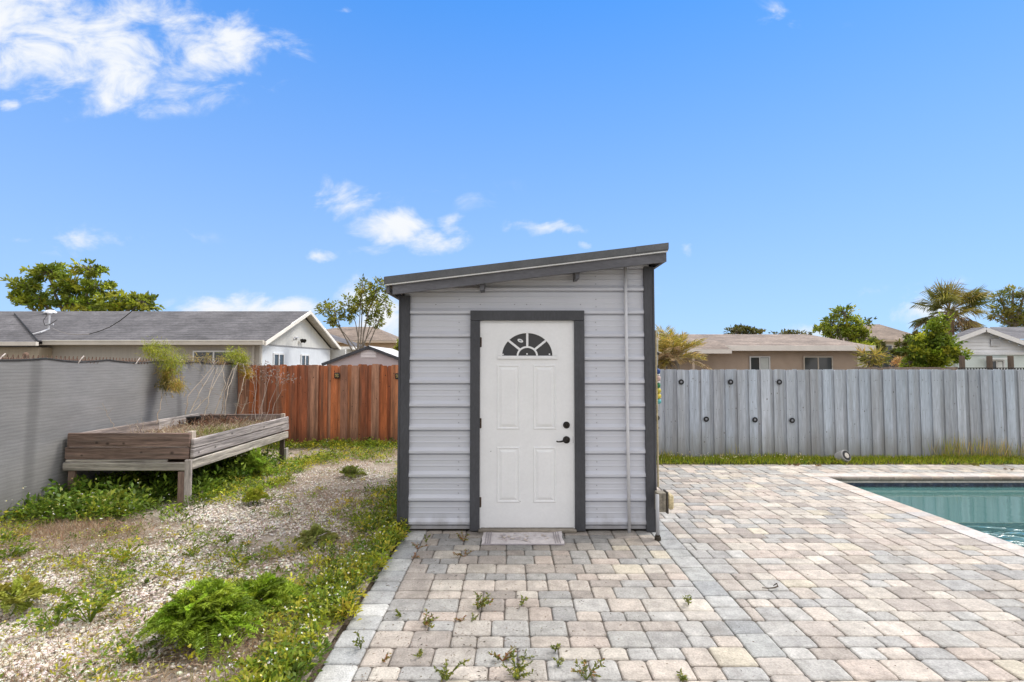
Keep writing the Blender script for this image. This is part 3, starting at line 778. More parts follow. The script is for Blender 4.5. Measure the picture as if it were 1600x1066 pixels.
# neighbours' fences beyond
NF = thing('board_fence', (10, 13.0, 0), 'weathered brown fence top showing just above the grey boards beyond', 'fence')
b = MB(); x = 8.7
while x < 11.25:
    b.box(x, x + .138, 13.0, 13.02, 0, Z(574, Y=13) + random.gauss(0, .01), shade((.26, .20, .155), .8, 1.2)); x += .145
b.build('board_panel', M('old_boards', (1, 1, 1), .9, .3, 1, (14, 14, .6), .2, 8, .2), NF)
METB = M('black_metal', (.03, .027, .025), .6, .3, 10, (1, 1, 1), .2, 50, .1)
LF = thing('lattice_fence', (13, 13.0, 0), 'dark lattice topped fence peeking over the grey boards near the white house', 'fence')
zt = Z(574.5, Y=13)
b = MB(); b.box(11.26, 16, 13.0, 13.03, zt - .02, zt); b.box(11.26, 16, 13.0, 13.03, zt - .17, zt - .15); b.build('rail', METB, LF)
b = MB(); x = 11.3
while x < 15.9:
    b.beam((x, 13.04, zt - .16), (x + .07, 13.04, zt - .01), .012, .014, (.9, .7, .5)); b.beam((x + .07, 13.055, zt - .16), (x, 13.055, zt - .01), .012, .014); x += .075
b.build('lattice', METB, LF)
b = MB(); b.box(11.26, 16, 13.0, 13.02, 0, zt - .175, (3, 2.4, 2)); b.build('board_panel', METB, LF)

# solar lights
BLK = M('black_plastic', (.012, .012, .013), .35, .2, 30, (1, 1, 1), .1, 90, .05)
LENS = M('frosted_lens', (.25, .25, .27), .3, .2, 60, (1, 1, 1), .1, 120, .1)
BRASS = M('brass_plastic', (.30, .22, .08), .4, .2, 50, (1, 1, 1), .1, 90, .1)
protoG = thing('solar_light', (0, 0, 0), 'x', 'solar light', 'round black solar lights on the grey fence')
b = MB(); b.lathe((0, 0, 0), (0, -1, 0), [(0, .036), (.012, .047), (.022, .047), (.026, .040), (.020, .034), (.018, .02), (.018, .0)], 20); b.build('housing', BLK, protoG)
b = MB(); b.box(-.018, .018, -.024, -.0185, -.016, .02, bev=.003); b.build('panel', LENS, protoG)
spots = [(1064, 597, 'round black solar light, first of the upper row nearest the shed'), (1141, 597, 'round black solar light in the middle of the upper row on the grey fence'), (1217, 597, 'round black solar light of the upper row, farthest from the shed'),
         (1026, 653, 'round black solar light of the lower row, right against the shed corner'), (1103, 655, 'round black solar light, second of the lower row from the shed'), (1179, 656, 'round black solar light, third of the lower row from the shed'), (1237, 657, 'round black solar light at the far end of the lower row, nearest the pool')]
for i, (px, py, lb) in enumerate(spots):
    p = at(px, py, 9.03)
    if i == 0: protoG.location = p; protoG['label'] = lb
    else: dup(protoG, p, lb)
protoW = thing('fence_light', (0, 0, 0), 'x', 'solar light', 'square decorative lights on the cedar fence')
b = MB(); b.box(-.055, .055, -.03, 0, -.06, .06, bev=.008); b.build('housing', BLK, protoW)
b = MB()
for (dx_, dz_, s_) in ((-.02, .02, .02), (.018, .022, .018), (-.018, -.018, .018), (.02, -.02, .02), (0, 0, .014)): b.lathe((dx_, -.031, dz_), (0, -1, 0), [(0, s_), (.005, s_ * .7), (.006, 0)], 8)
b.build('ornament', BRASS, protoW)
protoW.location = at(527, 587, 10.38); protoW['label'] = 'square black and brass solar light in the middle of the cedar fence'
dup(protoW, at(622, 588, 10.38), 'square black and brass solar light on the cedar fence right beside the shed')

# privacy screen on a chain link fence
dAB_Y = .998
SCR = M('privacy_mesh', (.245, .238, .232), .85, .10, 2.0, (1, 1, 2), .10, 90, .3, 160, .003, tint=(.17, .165, .162), tint_amt=.6, tint_scale=.9, tint_lo=.5, tint_hi=.72)
n_, l_ = SCR.node_tree.nodes, SCR.node_tree.links                          # woven horizontal threads
tcs = n_.new('ShaderNodeTexCoord'); mps = n_.new('ShaderNodeMapping'); mps.inputs['Scale'].default_value = (3.5, 3.5, 130); l_.new(tcs.outputs['Object'], mps.inputs[0])
nzs = n_.new('ShaderNodeTexNoise'); nzs.inputs['Scale'].default_value = 1.0; nzs.inputs['Detail'].default_value = 4; l_.new(mps.outputs[0], nzs.inputs['Vector'])
mrs = n_.new('ShaderNodeMapRange'); l_.new(nzs.outputs['Fac'], mrs.inputs['Value'])
for k, v in (('From Min', .3), ('From Max', .7), ('To Min', .88), ('To Max', 1.08)): mrs.inputs[k].default_value = v
bsn = n_['Principled BSDF']; src = bsn.inputs['Base Color'].links[0].from_socket
mxs = n_.new('ShaderNodeMix'); mxs.data_type = 'RGBA'; mxs.blend_type = 'MULTIPLY'; mxs.inputs[0].default_value = 1
l_.new(src, mxs.inputs[6]); l_.new(mrs.outputs[0], mxs.inputs[7]); l_.new(mxs.outputs[2], bsn.inputs['Base Color'])
# single threads, and the steel posts showing through the weave
wvs = n_.new('ShaderNodeTexWave'); wvs.bands_direction = 'Z'; wvs.inputs['Scale'].default_value = 8.5; wvs.inputs['Distortion'].default_value = 3.0; wvs.inputs['Detail'].default_value = 3; wvs.inputs['Detail Scale'].default_value = 1.6
mpw = n_.new('ShaderNodeMapping'); mpw.inputs['Scale'].default_value = (.5, .5, 1.0); l_.new(tcs.outputs['Object'], mpw.inputs[0]); l_.new(mpw.outputs[0], wvs.inputs['Vector'])
mrw = n_.new('ShaderNodeMapRange'); l_.new(wvs.outputs['Fac'], mrw.inputs['Value']); mrw.inputs['To Min'].default_value = .92; mrw.inputs['To Max'].default_value = 1.06
sxs = n_.new('ShaderNodeSeparateXYZ'); l_.new(tcs.outputs['Object'], sxs.inputs[0])
cur_ = mrw.outputs[0]
for yc in (3.05 * dAB_Y, 5.8 * dAB_Y):
    m1 = n_.new('ShaderNodeMath'); m1.operation = 'SUBTRACT'; l_.new(sxs.outputs[1], m1.inputs[0]); m1.inputs[1].default_value = yc
    m2 = n_.new('ShaderNodeMath'); m2.operation = 'ABSOLUTE'; l_.new(m1.outputs[0], m2.inputs[0])
    m3 = n_.new('ShaderNodeMapRange'); m3.interpolation_type = 'SMOOTHSTEP'; l_.new(m2.outputs[0], m3.inputs['Value'])
    for k, v in (('From Min', .02), ('From Max', .10), ('To Min', .74), ('To Max', 1)): m3.inputs[k].default_value = v
    m4 = n_.new('ShaderNodeMath'); m4.operation = 'MULTIPLY'; l_.new(cur_, m4.inputs[0]); l_.new(m3.outputs[0], m4.inputs[1]); cur_ = m4.outputs[0]
mx2 = n_.new('ShaderNodeMix'); mx2.data_type = 'RGBA'; mx2.blend_type = 'MULTIPLY'; mx2.inputs[0].default_value = 1
l_.new(mxs.outputs[2], mx2.inputs[6]); l_.new(cur_, mx2.inputs[7]); l_.new(mx2.outputs[2], bsn.inputs['Base Color'])
splash(SCR, .0, .5, (.12, .115, .11), .6, 2)
A, B = Vector((-5.14, 2.6, 0)), Vector((-5.64, 10.75, 0))
dAB = (B - A); LAB = dAB.length; dAB.normalize(); nAB = Vector((dAB.y, -dAB.x, 0))        # towards the yard
def sp(t, z, off=0): return A + dAB * t + nAB * off + Vector((0, 0, z))
def ftop(t): return 1.765 - .075 * t / LAB * 1.0
RUST = M('rusty_steel', (.20, .125, .085), .8, .45, 20, (1, 1, 1), .3, 90, .2)
SFN = thing('screen_fence', (A.x, A.y, 0), 'chain link fence covered with dull grey privacy mesh beside the raised planter', 'fence')
V = []; nT, nZ = 170, 22
for i in range(nT + 1):
    t = LAB * i / nT
    sag = .030 * abs(math.sin(math.pi * t / 1.05)) ** .8
    top = ftop(t) - .028 - sag
    for j in range(nZ + 1):
        z = -.02 + (top + .02) * j / nZ
        off = .05 + .024 * math.sin(t * 2.1 + z) + .012 * math.sin(t * 5.3 + z * 2.2) + .035 * (NZ(t, z * 2 + 3, 1.1) - .5) + .012 * math.sin(math.pi * t / 1.05 * 2) * (z / 1.6) ** 4
        if t > LAB - .75: off += .10 * ((t - LAB + .75) / .75) ** 2 * math.sin(math.pi * min(1, z / 1.7))
        V.append(sp(t, z, off))
Fs = [(i * (nZ + 1) + j, (i + 1) * (nZ + 1) + j, (i + 1) * (nZ + 1) + j + 1, i * (nZ + 1) + j + 1) for i in range(nT) for j in range(nZ)]
b = MB(); b.add(V, Fs); b.build('mesh_screen', SCR, SFN, smooth=True)
b = MB(); fl = []
for k in range(9):
    z = 1.56 * k / 8; fl.append((sp(LAB - .02, z, .12), sp(LAB - .02 - (.05 + .28 * max(0, (z - .9) / .66) ** 2), z, .135 + .03 * math.sin(z * 3))))
b.add([p for q_ in fl for p in q_], [(2 * k, 2 * k + 1, 2 * k + 3, 2 * k + 2) for k in range(8)], (.05, .05, .05)); b.build('corner_gap_shade', SCR, SFN, smooth=True)  # black strip added for the shaded gap at the fence corner
b = MB(); hem = [Vector(V[i * (nZ + 1) + nZ]) for i in range(nT + 1)]
b.tube([h + nAB * .004 for h in hem], .010, 5, (.18, .18, .18)); b.tube([Vector(V[nT * (nZ + 1) + j]) + Vector((0, -.01, 0)) for j in range(nZ + 1)], .02, 5, (.08, .08, .08)); b.build('hem', SCR, SFN)
b = MB(); b.tube([sp(0, ftop(0) - .05), sp(LAB, ftop(LAB) - .05)], .021, 8); b.build('top_rail', RUST, SFN)
b = MB(); t = 0
while t < LAB - .06:                                        # twisted wire ends along the top
    z = ftop(t)
    b.tube([sp(t, z - .08, .03), sp(t + .035, z - .015, .026), sp(t + .05, z + .004, .02)], .0042, 4); b.tube([sp(t + .075, z - .08, .022), sp(t + .045, z - .02, .026), sp(t + .04, z + .004, .028)], .0042, 4)
    t += .062
b.build('chain_link', RUST, SFN)
for t in (.1, 3.05, 5.8, LAB - .05):
    b = MB(); b.tube([sp(t, 0, -.03), sp(t, ftop(t) + .0, -.03)], .028, 8, (.8, .9, 1)); b.lathe(sp(t, ftop(t), -.03), (0, 0, 1), [(0, .03), (.02, .026), (.035, .008)], 8); b.build('post', RUST, SFN)
for t in np.arange(.55, LAB, 1.05):
    b = MB(); p = sp(t, ftop(t) - .02, .06); b.tube([p + Vector((0, -.03, -.06)), p + Vector((.015, 0, 0)), p + Vector((.01, .04, .03))], .006, 5, (3.2, 4.5, 6.0))
    b.build('cable_tie', RUST, SFN)

# ------------------------------------------------------------------ raised planter bed
OLDW = M('weathered_plank', (1, 1, 1), .85, .62, 1.2, (1.6, 1.6, 30), .4, 5, .5, 4, .008, tint=(.16, .13, .11), tint_amt=.6, tint_scale=.8, tint_lo=.5, tint_hi=.7)
OLDY = M('weathered_plank_side', (1.12, 1.1, 1.08), .85, .6, 1.2, (1.6, 1.2, 30), .4, 5, .5, 4, .008, tint=(.13, .115, .11), tint_amt=.65, tint_scale=.9, tint_lo=.5, tint_hi=.66)
POSTW = M('weathered_post', (1, 1, 1), .85, .35, 2, (20, 20, 1.5), .25, 8, .4, 6, .005)
bx0, bx1, by0, by1 = -5.20, -3.77, 6.03, 8.60
PL = thing('raised_planter', ((bx0 + bx1) / 2, (by0 + by1) / 2, 0), 'long weathered wooden raised planter bed on legs standing against the mesh screen', 'planter')
zq = lambda py: Z(py, Y=by0)
BRN, GRY, LGR = (.25, .17, .135), (.36, .31, .28), (.46, .42, .36)
def plank(name, *a, col=GRY, mat=OLDW, bev=.006, knots=0, face='y'):
    b = MB(); b.box(*a, col=shade(col, .92, 1.08), bev=bev)
    x0, x1, y0, y1, z0, z1 = a
    for _ in range(knots):
        r = random.uniform(.011, .019); kz = random.uniform(z0 + .03, z1 - .03)
        if face == 'y': kx = random.uniform(x0 + .1, x1 - .1); P = lambda s, t: (kx + s * 1.5, y0 - .0022, kz + t)
        else: kx = random.uniform(y0 + .1, y1 - .1); P = lambda s, t: (x1 + .0022, kx + s * 1.5, kz + t)
        for (q, c, dd) in ((1, .55, 0), (.5, .3, .0008)):
            pts = [P(r * q * math.cos(t), r * q * math.sin(t)) for t in [k * math.pi / 5 for k in range(10)]]
            pts = [(p[0] + (dd if face != 'y' else 0), p[1] - (dd if face == 'y' else 0), p[2]) for p in pts]
            b.add(pts, [tuple(range(10))], tuple(v * c for v in col))
    return b.build(name, mat, PL)
plank('front_plank', bx0, bx1 + .0, by0, by0 + .038, zq(699) + .004, zq(677), col=BRN, knots=3)
plank('front_plank', bx0 - .03, bx1 - .01, by0 + .004, by0 + .042, zq(718), zq(699) - .004, col=BRN, knots=3)
plank('front_rail', bx0 - .02, bx1 - .02, by0 - .03, by0 + .008, zq(735), zq(722.5), col=LGR)
plank('front_batten', bx0, bx0 + 1.18, by0 - .014, by0 + .01, zq(721.5), zq(718.5), col=LGR, bev=.002)
hz_ = lambda q: .37 + q
plank('side_plank', bx1 + .004, bx1 + .042, by0 + .02, by1, zq(701), zq(686.5), col=(.40, .36, .34), mat=OLDY, knots=2, face='x')
plank('side_plank', bx1 + .004, bx1 + .042, by0 + .01, by1 + .02, zq(716), zq(701) - .008, col=(.36, .325, .31), mat=OLDY, knots=3, face='x')
plank('side_rail', bx1 + .008, bx1 + .046, by0 + .0, by1 - .01, zq(734), zq(717.5) - .008, col=LGR, mat=OLDY)
plank('far_plank', bx0, bx1 - .02, by1 - .04, by1, zq(703), zq(681), col=(.27, .21, .18))
plank('far_plank', bx0, bx1 - .02, by1 - .04, by1, zq(722), zq(703) - .004, col=(.25, .19, .16))
plank('side_plank', bx0 - .04, bx0 - .004, by0 + .04, by0 + 1.55, zq(699), zq(680), col=(.30, .25, .22), mat=OLDY)
plank('side_plank', bx0 - .04, bx0 - .004, by0 + 1.56, by1 - .042, zq(699), zq(679), col=(.42, .38, .35), mat=OLDY)
plank('side_plank', bx0 - .04, bx0 - .004, by0 + .04, by1 - .042, zq(720), zq(699) - .004, col=(.29, .24, .21), mat=OLDY)
def leg(x, y, zt, c1, c2=None):  # dark front, pale side piece: sideways light put into the colours
    b = MB(); b.box(x, x + .075, y, y + .036, -.03, zt, c1, .004)
    if c2: b.box(x + .078, x + .116, y - .006, y + .08, -.03, zt - .16, c2, .004)
    b.build('leg', POSTW, PL)
leg(bx1 - .108, by0 - .028, zq(736.5), BRN)
b = MB(); b.box(bx1 - .030, bx1 + .045, by0 - .034, by0 + .0 - .001, -.03, zq(718), (.46, .41, .37), .004); b.build('leg', POSTW, PL)  # pale piece of the near leg, its lit side put into colour
b = MB(); b.box(bx1 - .055, bx1 + .002, by0 + .044, by0 + .12, zq(719), zq(675), (.52, .44, .36), .004); b.build('corner_post', POSTW, PL)
leg(bx0 + .03, by0 - .01, zq(735.5), BRN, None)
leg(bx1 - .06, by1 - .10, zq(734), (.13, .10, .085), (.42, .38, .34))
leg(bx0 + .03, by1 - .10, zq(734), (.16, .12, .10), None)
b = MB(); b.box(bx1 - .05, bx1 + .003, by1 - .10, by1 - .042, zq(720), zq(679), (.50, .42, .34), .004); b.build('corner_post', POSTW, PL)
b = MB(); V = []; nx_, ny_ = 22, 34
for j in range(ny_ + 1):
    for i in range(nx_ + 1):
        x, y = bx0 + .0 + (bx1 - bx0 - .0) * i / nx_, by0 + .045 + (by1 - by0 - .09) * j / ny_
        V.append((x, y, .60 + .05 * NZ(x, y, 4) + .05 * (y - by0) / 2.5))
b.add(V, [(j * (nx_ + 1) + i, j * (nx_ + 1) + i + 1, (j + 1) * (nx_ + 1) + i + 1, (j + 1) * (nx_ + 1) + i) for j in range(ny_) for i in range(nx_)], (.6, .5, .45))
b.box(bx0, bx1, by0 + .045, by1 - .045, .46, .49, (.5, .4, .35))
b.build('soil', BED, PL)
pp = Vector((bx0 + .16, by1 - .45, .645))
PT = thing('plant_pot', pp, 'empty black plastic plant pot sunk in the planter soil near the mesh screen', 'plant pot')
b = MB(); b.lathe(pp, (0, 0, 1), [(0, .075), (.14, .10), (.15, .108), (.16, .108), (.16, .098), (.03, .075), (.03, 0)], 18); b.build('pot_body', BLK, PT, smooth=False)

# ------------------------------------------------------------------ little things in the yard
gp = gnd(1319, 722)
SPT = thing('garden_spotlight', gp, 'grey round garden spotlight lying tilted on the grass strip before the grey fence', 'spotlight')
GREYP = M('grey_plastic', (.42, .41, .40), .55, .2, 20, (1, 1, 1), .1, 60, .1)
ax = Vector((.30, -.86, .40)).normalized(); c0 = gp + Vector((.0, .03, .085)) - ax * .09
b = MB(); b.lathe(c0, ax, [(0, .07), (.01, .088), (.15, .098), (.162, .092)], 20); b.build('housing', GREYP, SPT)
b = MB(); b.lathe(c0, ax, [(.158, .082), (.167, .082), (.169, .048), (.160, .046)], 20); b.build('bezel', BLK, SPT)
b = MB(); b.lathe(c0, ax, [(.161, .046), (.171, .044), (.174, .0)], 16, (2.2, 2.0, 1.6)); b.build('lens', LENS, SPT)
b = MB(); b.box(gp.x - .05, gp.x + .07, gp.y + .0, gp.y + .1, -.01, .012, (.9, .85, .8), bev=.004); b.build('base', GREYP, SPT)
tw = gnd(1208, 921)
t_ = MB(); t_.tube([tw + Vector((-.075, .01, .008)), tw + Vector((-.04, -.01, .012)), tw + Vector((0, -.012, .016)), tw + Vector((.035, .0, .022)), tw + Vector((.042, .03, .03)), tw + Vector((.02, .035, .012))], [.003, .004, .0045, .005, .0045, .003], 6, (.3, .25, .2))
tag(t_.build('twig', BARK, None, tw), 'single curved dark twig lying alone out on the clean pavers', 'twig')
for (px, py, s, col, lb) in ((1246, 728, .10, (.16, .10, .05), 'dry brown leaf curled on pavers before the grass strip'), (1278, 729, .08, (.30, .20, .10), 'small tan fallen leaf on pavers between spotlight and brown leaf'), (1521, 727, .13, (.20, .20, .04), 'yellowish green fallen leaf on pavers behind the pool coping'), (1578, 735, .07, (.28, .2, .12), 'tiny tan leaf on pavers behind the pool at the picture edge')):
    p = gnd(px, py); f = Fol(); k = 7
    f.lv(np.array(p) + RNG.normal(size=(k, 3)) * (s * .4, s * .2, 0) + (0, 0, .012), np.stack([RNG.normal(size=k), RNG.normal(size=k) * .5, RNG.random(k) * .25], 1), s * RNG.uniform(.5, 1.0, k), s * .35, pick([col], k))
    tag(f.build('fallen_leaf', DRY, None, p), lb, 'leaf', 'fallen leaves on the pavers')
# ------------------------------------------------------------------ neighbouring houses
def shingle(name, c, sc=1.0):
    m = M(name, c, .95, .35, .8, (1, 1, 1), .3, 9, .3, 8, .02, tint=tuple(v * .6 for v in c), tint_amt=.5, tint_scale=.5, tint_lo=.45, tint_hi=.7)
    N, L = m.node_tree.nodes, m.node_tree.links; bs = N['Principled BSDF']
    tc = N.new('ShaderNodeTexCoord'); mp = N.new('ShaderNodeMapping'); mp.inputs['Scale'].default_value = (1.6, 3.5, 8)
    L.new(tc.outputs['Object'], mp.inputs[0]); n = N.new('ShaderNodeTexNoise'); n.inputs['Scale'].default_value = 1.1; n.inputs['Detail'].default_value = 3; L.new(mp.outputs[0], n.inputs['Vector'])
    wv = N.new('ShaderNodeTexWave'); wv.bands_direction = 'Z'; wv.inputs['Scale'].default_value = 3.2; wv.inputs['Distortion'].default_value = 1.2; wv.inputs['Detail Scale'].default_value = 4; L.new(tc.outputs['Object'], wv.inputs['Vector'])
    a = N.new('ShaderNodeMath'); a.operation = 'MULTIPLY_ADD'; L.new(wv.outputs['Fac'], a.inputs[0]); a.inputs[1].default_value = .34; 
    r = N.new('ShaderNodeMapRange'); L.new(n.outputs['Fac'], r.inputs['Value'])
    for k, v in (('From Min', .3), ('From Max', .7), ('To Min', .66), ('To Max', 1.1)): r.inputs[k].default_value = v
    L.new(r.outputs[0], a.inputs[2])
    src = bs.inputs['Base Color'].links[0].from_socket; mx = N.new('ShaderNodeMix'); mx.data_type = 'RGBA'; mx.blend_type = 'MULTIPLY'; mx.inputs[0].default_value = 1
    L.new(src, mx.inputs[6]); L.new(a.outputs[0], mx.inputs[7]); L.new(mx.outputs[2], bs.inputs['Base Color'])
    return m
SH_G = shingle('grey_shingles', (.135, .128, .132)); SH_B = shingle('brown_shingles', (.25, .195, .155)); SH_T = shingle('tan_shingles', (.27, .215, .178))
STU = M('stucco', (1, 1, 1), .9, .08, 2, (1, 1, 1), .06, 40, .1, 40, .005)
SIDG = M('siding_boards', (1, 1, 1), .8, .10, 1, (10, 10, .4), .05, 30, .1)
HWIN = bpy.data.materials.new('house_glass'); HWIN.use_nodes = True
h_ = HWIN.node_tree.nodes['Principled BSDF']; h_.inputs['Base Color'].default_value = (.05, .055, .06, 1); h_.inputs['Roughness'].default_value = .08
def window_front(parent, x0, x1, y, z0, z1, mull=True, col=(1, 1, 1), curtain=None):
    b = MB(); t = .06
    b.box(x0, x0 + t, y - .04, y + .02, z0, z1, col); b.box(x1 - t, x1, y - .04, y + .02, z0, z1, col); b.box(x0 + t, x1 - t, y - .04, y + .02, z1 - t, z1, col); b.box(x0 + t, x1 - t, y - .04, y + .02, z0, z0 + t, col)
    if mull: b.box((x0 + x1) / 2 - .03, (x0 + x1) / 2 + .03, y - .035, y + .02, z0 + t, z1 - t, col)
    f = b.build('window', WHITE, parent)
    b = MB(); b.box(x0 + t, x1 - t, y - .012, y + .01, z0 + t, z1 - t); b.build('pane', HWIN, f)
    if curtain:
        b = MB(); b.box((x0 + x1) / 2 + .05, x1 - t - .02, y - .020, y - .014, z0 + t, z1 - t - .02, curtain); b.build('curtain', STU, f)
    return f
# --- grey roofed house beyond the mesh screen
H = thing('house', (-20, 24, 0), 'low house with long dark grey shingle roof and white gable beyond the mesh screen', 'house')
ZE, RZ, Y0, YR, Y1 = 2.50, 4.20, 20.5, 25.0, 29.5
XG, XO, XF = -10.3, -9.86, -38
b = MB(); b.box(XF, XG - .02, 21.0, 29.0, 0, 2.45, (.46, .42, .37)); b.build('wall', SIDG, H)
b = MB(); b.box(XG - .018, XG, 21.0, 29.0, 0, 2.44, (.68, .71, .74)); b.build('gable_wall', STU, H)
b = MB(); b.add([(XG + .02, 20.95, 2.46), (XG + .02, 29.05, 2.46), (XG + .02, 25, 4.02), (XG - .1, 20.95, 2.46), (XG - .1, 29.05, 2.46), (XG - .1, 25, 4.02)], [(0, 1, 2), (5, 4, 3), (0, 3, 4, 1), (1, 4, 5, 2), (2, 5, 3, 0)], (.66, .65, .61)); b.build('gable', SIDG, H)
b = MB(); b.box(XG + .001, XG + .03, 20.98, 29.02, 2.42, 2.455, (.35, .35, .37)); b.build('gable_trim', STU, H)
sl_ = (RZ - ZE) / (YR - Y0)
def plane2(b, x0, x1, ya, za, yb, zb, th=.05, col=(1, 1, 1)):
    b.add([(x0, ya, za), (x1, ya, za), (x1, yb, zb), (x0, yb, zb), (x0, ya, za - th), (x1, ya, za - th), (x1, yb, zb - th), (x0, yb, zb - th)],
          [(0, 1, 2, 3), (7, 6, 5, 4), (0, 4, 5, 1), (1, 5, 6, 2), (2, 6, 7, 3), (3, 7, 4, 0)], col)
b = MB(); plane2(b, XF, XO, Y0, ZE + .06, YR, RZ); plane2(b, XF, XO, Y1, ZE + .06, YR - .002, RZ + .001); b.build('roof', SH_G, H)
b = MB()
for (ya, yb) in ((Y0 - .02, YR), (Y1 + .02, YR)):
    za = ZE - .17 + .03; zb = RZ - .13
    b.add([(XO - .05, ya, za), (XO + .02, ya, za), (XO + .02, yb, zb), (XO - .05, yb, zb), (XO - .05, ya, za + .17), (XO + .02, ya, za + .17), (XO + .02, yb, zb + .15), (XO - .05, yb, zb + .15)],
          [(0, 1, 2, 3), (7, 6, 5, 4), (0, 4, 5, 1), (1, 5, 6, 2), (2, 6, 7, 3), (3, 7, 4, 0)], (.86, .82, .75))
b.build('rake_board', STU, H)
b = MB()
for (ya, yb) in ((Y0, YR - .1), (Y1, YR + .1)):
    b.add([(XG, ya, ZE - .06), (XO - .052, ya, ZE - .06), (XO - .052, yb, RZ - .09), (XG, yb, RZ - .09)], [(0, 1, 2, 3)], (.62, .59, .53))
b.build('soffit', STU, H)
b = MB(); b.box(-18.7, XO - .06, Y0 - .13, Y0 - .002, ZE - .11, ZE + .07, (.62, .57, .50)); b.box(-18.7, XO - .06, Y0 - .16, Y0 - .131, ZE + .035, ZE + .075, (.8, .76, .68)); b.build('gutter', STU, H)
b = MB(); b.box(-37, XG - .03, Y0 + .01, 21.0, ZE - .12, ZE - .08, (.45, .4, .35)); b.build('soffit', STU, H)
b = MB(); b.box(XG + .002, XG + .08, 20.88, 20.97, .0, 2.4, (.6, .58, .54)); b.box(-10.62, -10.54, 20.92, 20.99, 0, 2.4, (.5, .47, .42)); b.build('downpipe', STU, H)
WG = MB(); WG.add([(-18.55, 20.0, 2.47), (XF, 20.0, 2.47), (XF, 23.8, 3.93), (-23.2, 23.8, 3.93), (-18.55, 20.0, 2.30), (XF, 20.0, 2.30), (XF, 23.8, 3.6), (-23.2, 23.8, 3.6)], [(0, 1, 2, 3), (7, 6, 5, 4), (0, 4, 5, 1), (1, 5, 6, 2), (2, 6, 7, 3), (3, 7, 4, 0)])
WG.build('wing_roof', SH_G, H)
b = MB(); b.box(XF, -18.5, 19.87, 19.998, 2.34, 2.49, (.66, .61, .54)); b.build('wing_gutter', STU, H)
b = MB(); b.box(XF, -18.85, 20.4, 20.99, 0, 2.29, (.45, .38, .29)); b.build('wing_wall', SIDG, H)
b = MB(); b.tube([(-18.5, 19.98, 2.50), (-23.15, 23.75, 3.96)], .03, 5, (.03, .03, .03)); b.build('hip_flashing', METB, H)
window_front(H, -13.05, -11.35, 20.96, 1.0, 2.17)
for (ya, yb) in ((22.05, 23.1), (24.95, 25.95)):
    b = MB(); z0, z1, t = .9, 2.10, .07
    for (a, c_) in ((ya, ya + t), (yb - t, yb), ((ya + yb) / 2 - .04, (ya + yb) / 2 + .04)): b.box(XG + .002, XG + .05, a, c_, z0, z1 - t - .001)
    b.box(XG + .002, XG + .052, ya, yb, z1 - t, z1); f = b.build('window', WHITE, H)
    b = MB(); b.box(XG + .003, XG + .02, ya + t, yb - t, z0, z1 - t - .002); b.build('pane', HWIN, f)
for dy_ in (0, .26):
    b = MB(); b.lathe((XG + .08, 24.75 + dy_, 2.78), (1, -.5, -.4), [(0, .05), (.1, .10), (.13, .10)], 10); b.build('floodlight', BLK, H)
b = MB(); b.box(XG + .021, XG + .1, 24.15, 24.5, 2.86, 2.9); b.tube([(XG + .06, 24.2, 2.88), (XG + .06, 24.0, 2.80)], .03, 6, (.8, .8, .8)); b.build('bracket', PIPE, H)
# service mast, vent, rear wing
b = MB(); mx_ = at(76, 515, 21.6).x
b.tube([(mx_ - .55, 20.9, 2.70), (mx_ - .05, 21.3, 2.95), (mx_, 21.6, 3.10), (mx_ + .02, 21.6, 3.72)], .035, 7); b.lathe((mx_ + .02, 21.6, 3.72), (0, 0, 1), [(0, .07), (.05, .10), (.1, .05)], 10)
b.box(mx_ - .14, mx_ + .2, 21.58, 21.62, 3.27, 3.34); b.build('service_mast', PIPE, H)
b = MB(); vx = at(79, 490, 24.6).x
b.lathe((vx, 24.6, 3.9), (0, 0, 1), [(0, .12), (.16, .12), (.16, .25), (.23, .25), (.30, .16), (.33, .05)], 14, (1.1, 1.1, 1.1)); b.build('roof_vent', WHITE, H)
b = MB(); pts = [at(px, py, Y) for (px, py, Y) in ((81, 512.5, 21.5), (93, 518, 20.9), (108, 522, 20.4), (124, 523, 20.0), (140, 522, 19.8), (156, 517.5, 19.6), (172, 511, 19.4), (188, 501, 19.2), (203, 489, 19.0), (213, 480, 18.8))]
b.tube(pts[:5], .013, 5, (12, 12, 12)); b.tube(pts[4:], .017, 5); b.build('service_cable', METB, H)
b = MB(); b.tube([(mx_ - .08, 21.58, 3.68), (mx_ - .2, 21.55, 3.45), (mx_ - .12, 21.55, 3.25), (mx_ + .1, 21.55, 3.3), (mx_ + .35, 21.6, 3.5)], .012, 5); b.build('drip_loop', METB, H)
b = MB(); b.box(-13, -9.55, 29.3, 33.5, 0, 2.45, (.68, .68, .66)); b.build('rear_wall', STU, H)
b = MB(); b.box(-13, -9.2, 29.55, 34, 2.46, 2.62, (.76, .74, .70)); b.build('rear_fascia', STU, H)
b = MB(); b.add([(-9.2, 29.6, 2.63), (-9.2, 34, 2.63), (-12.5, 34, 3.75), (-12.5, 29.6, 3.75)], [(0, 1, 2, 3)]); b.build('rear_roof', SH_G, H)

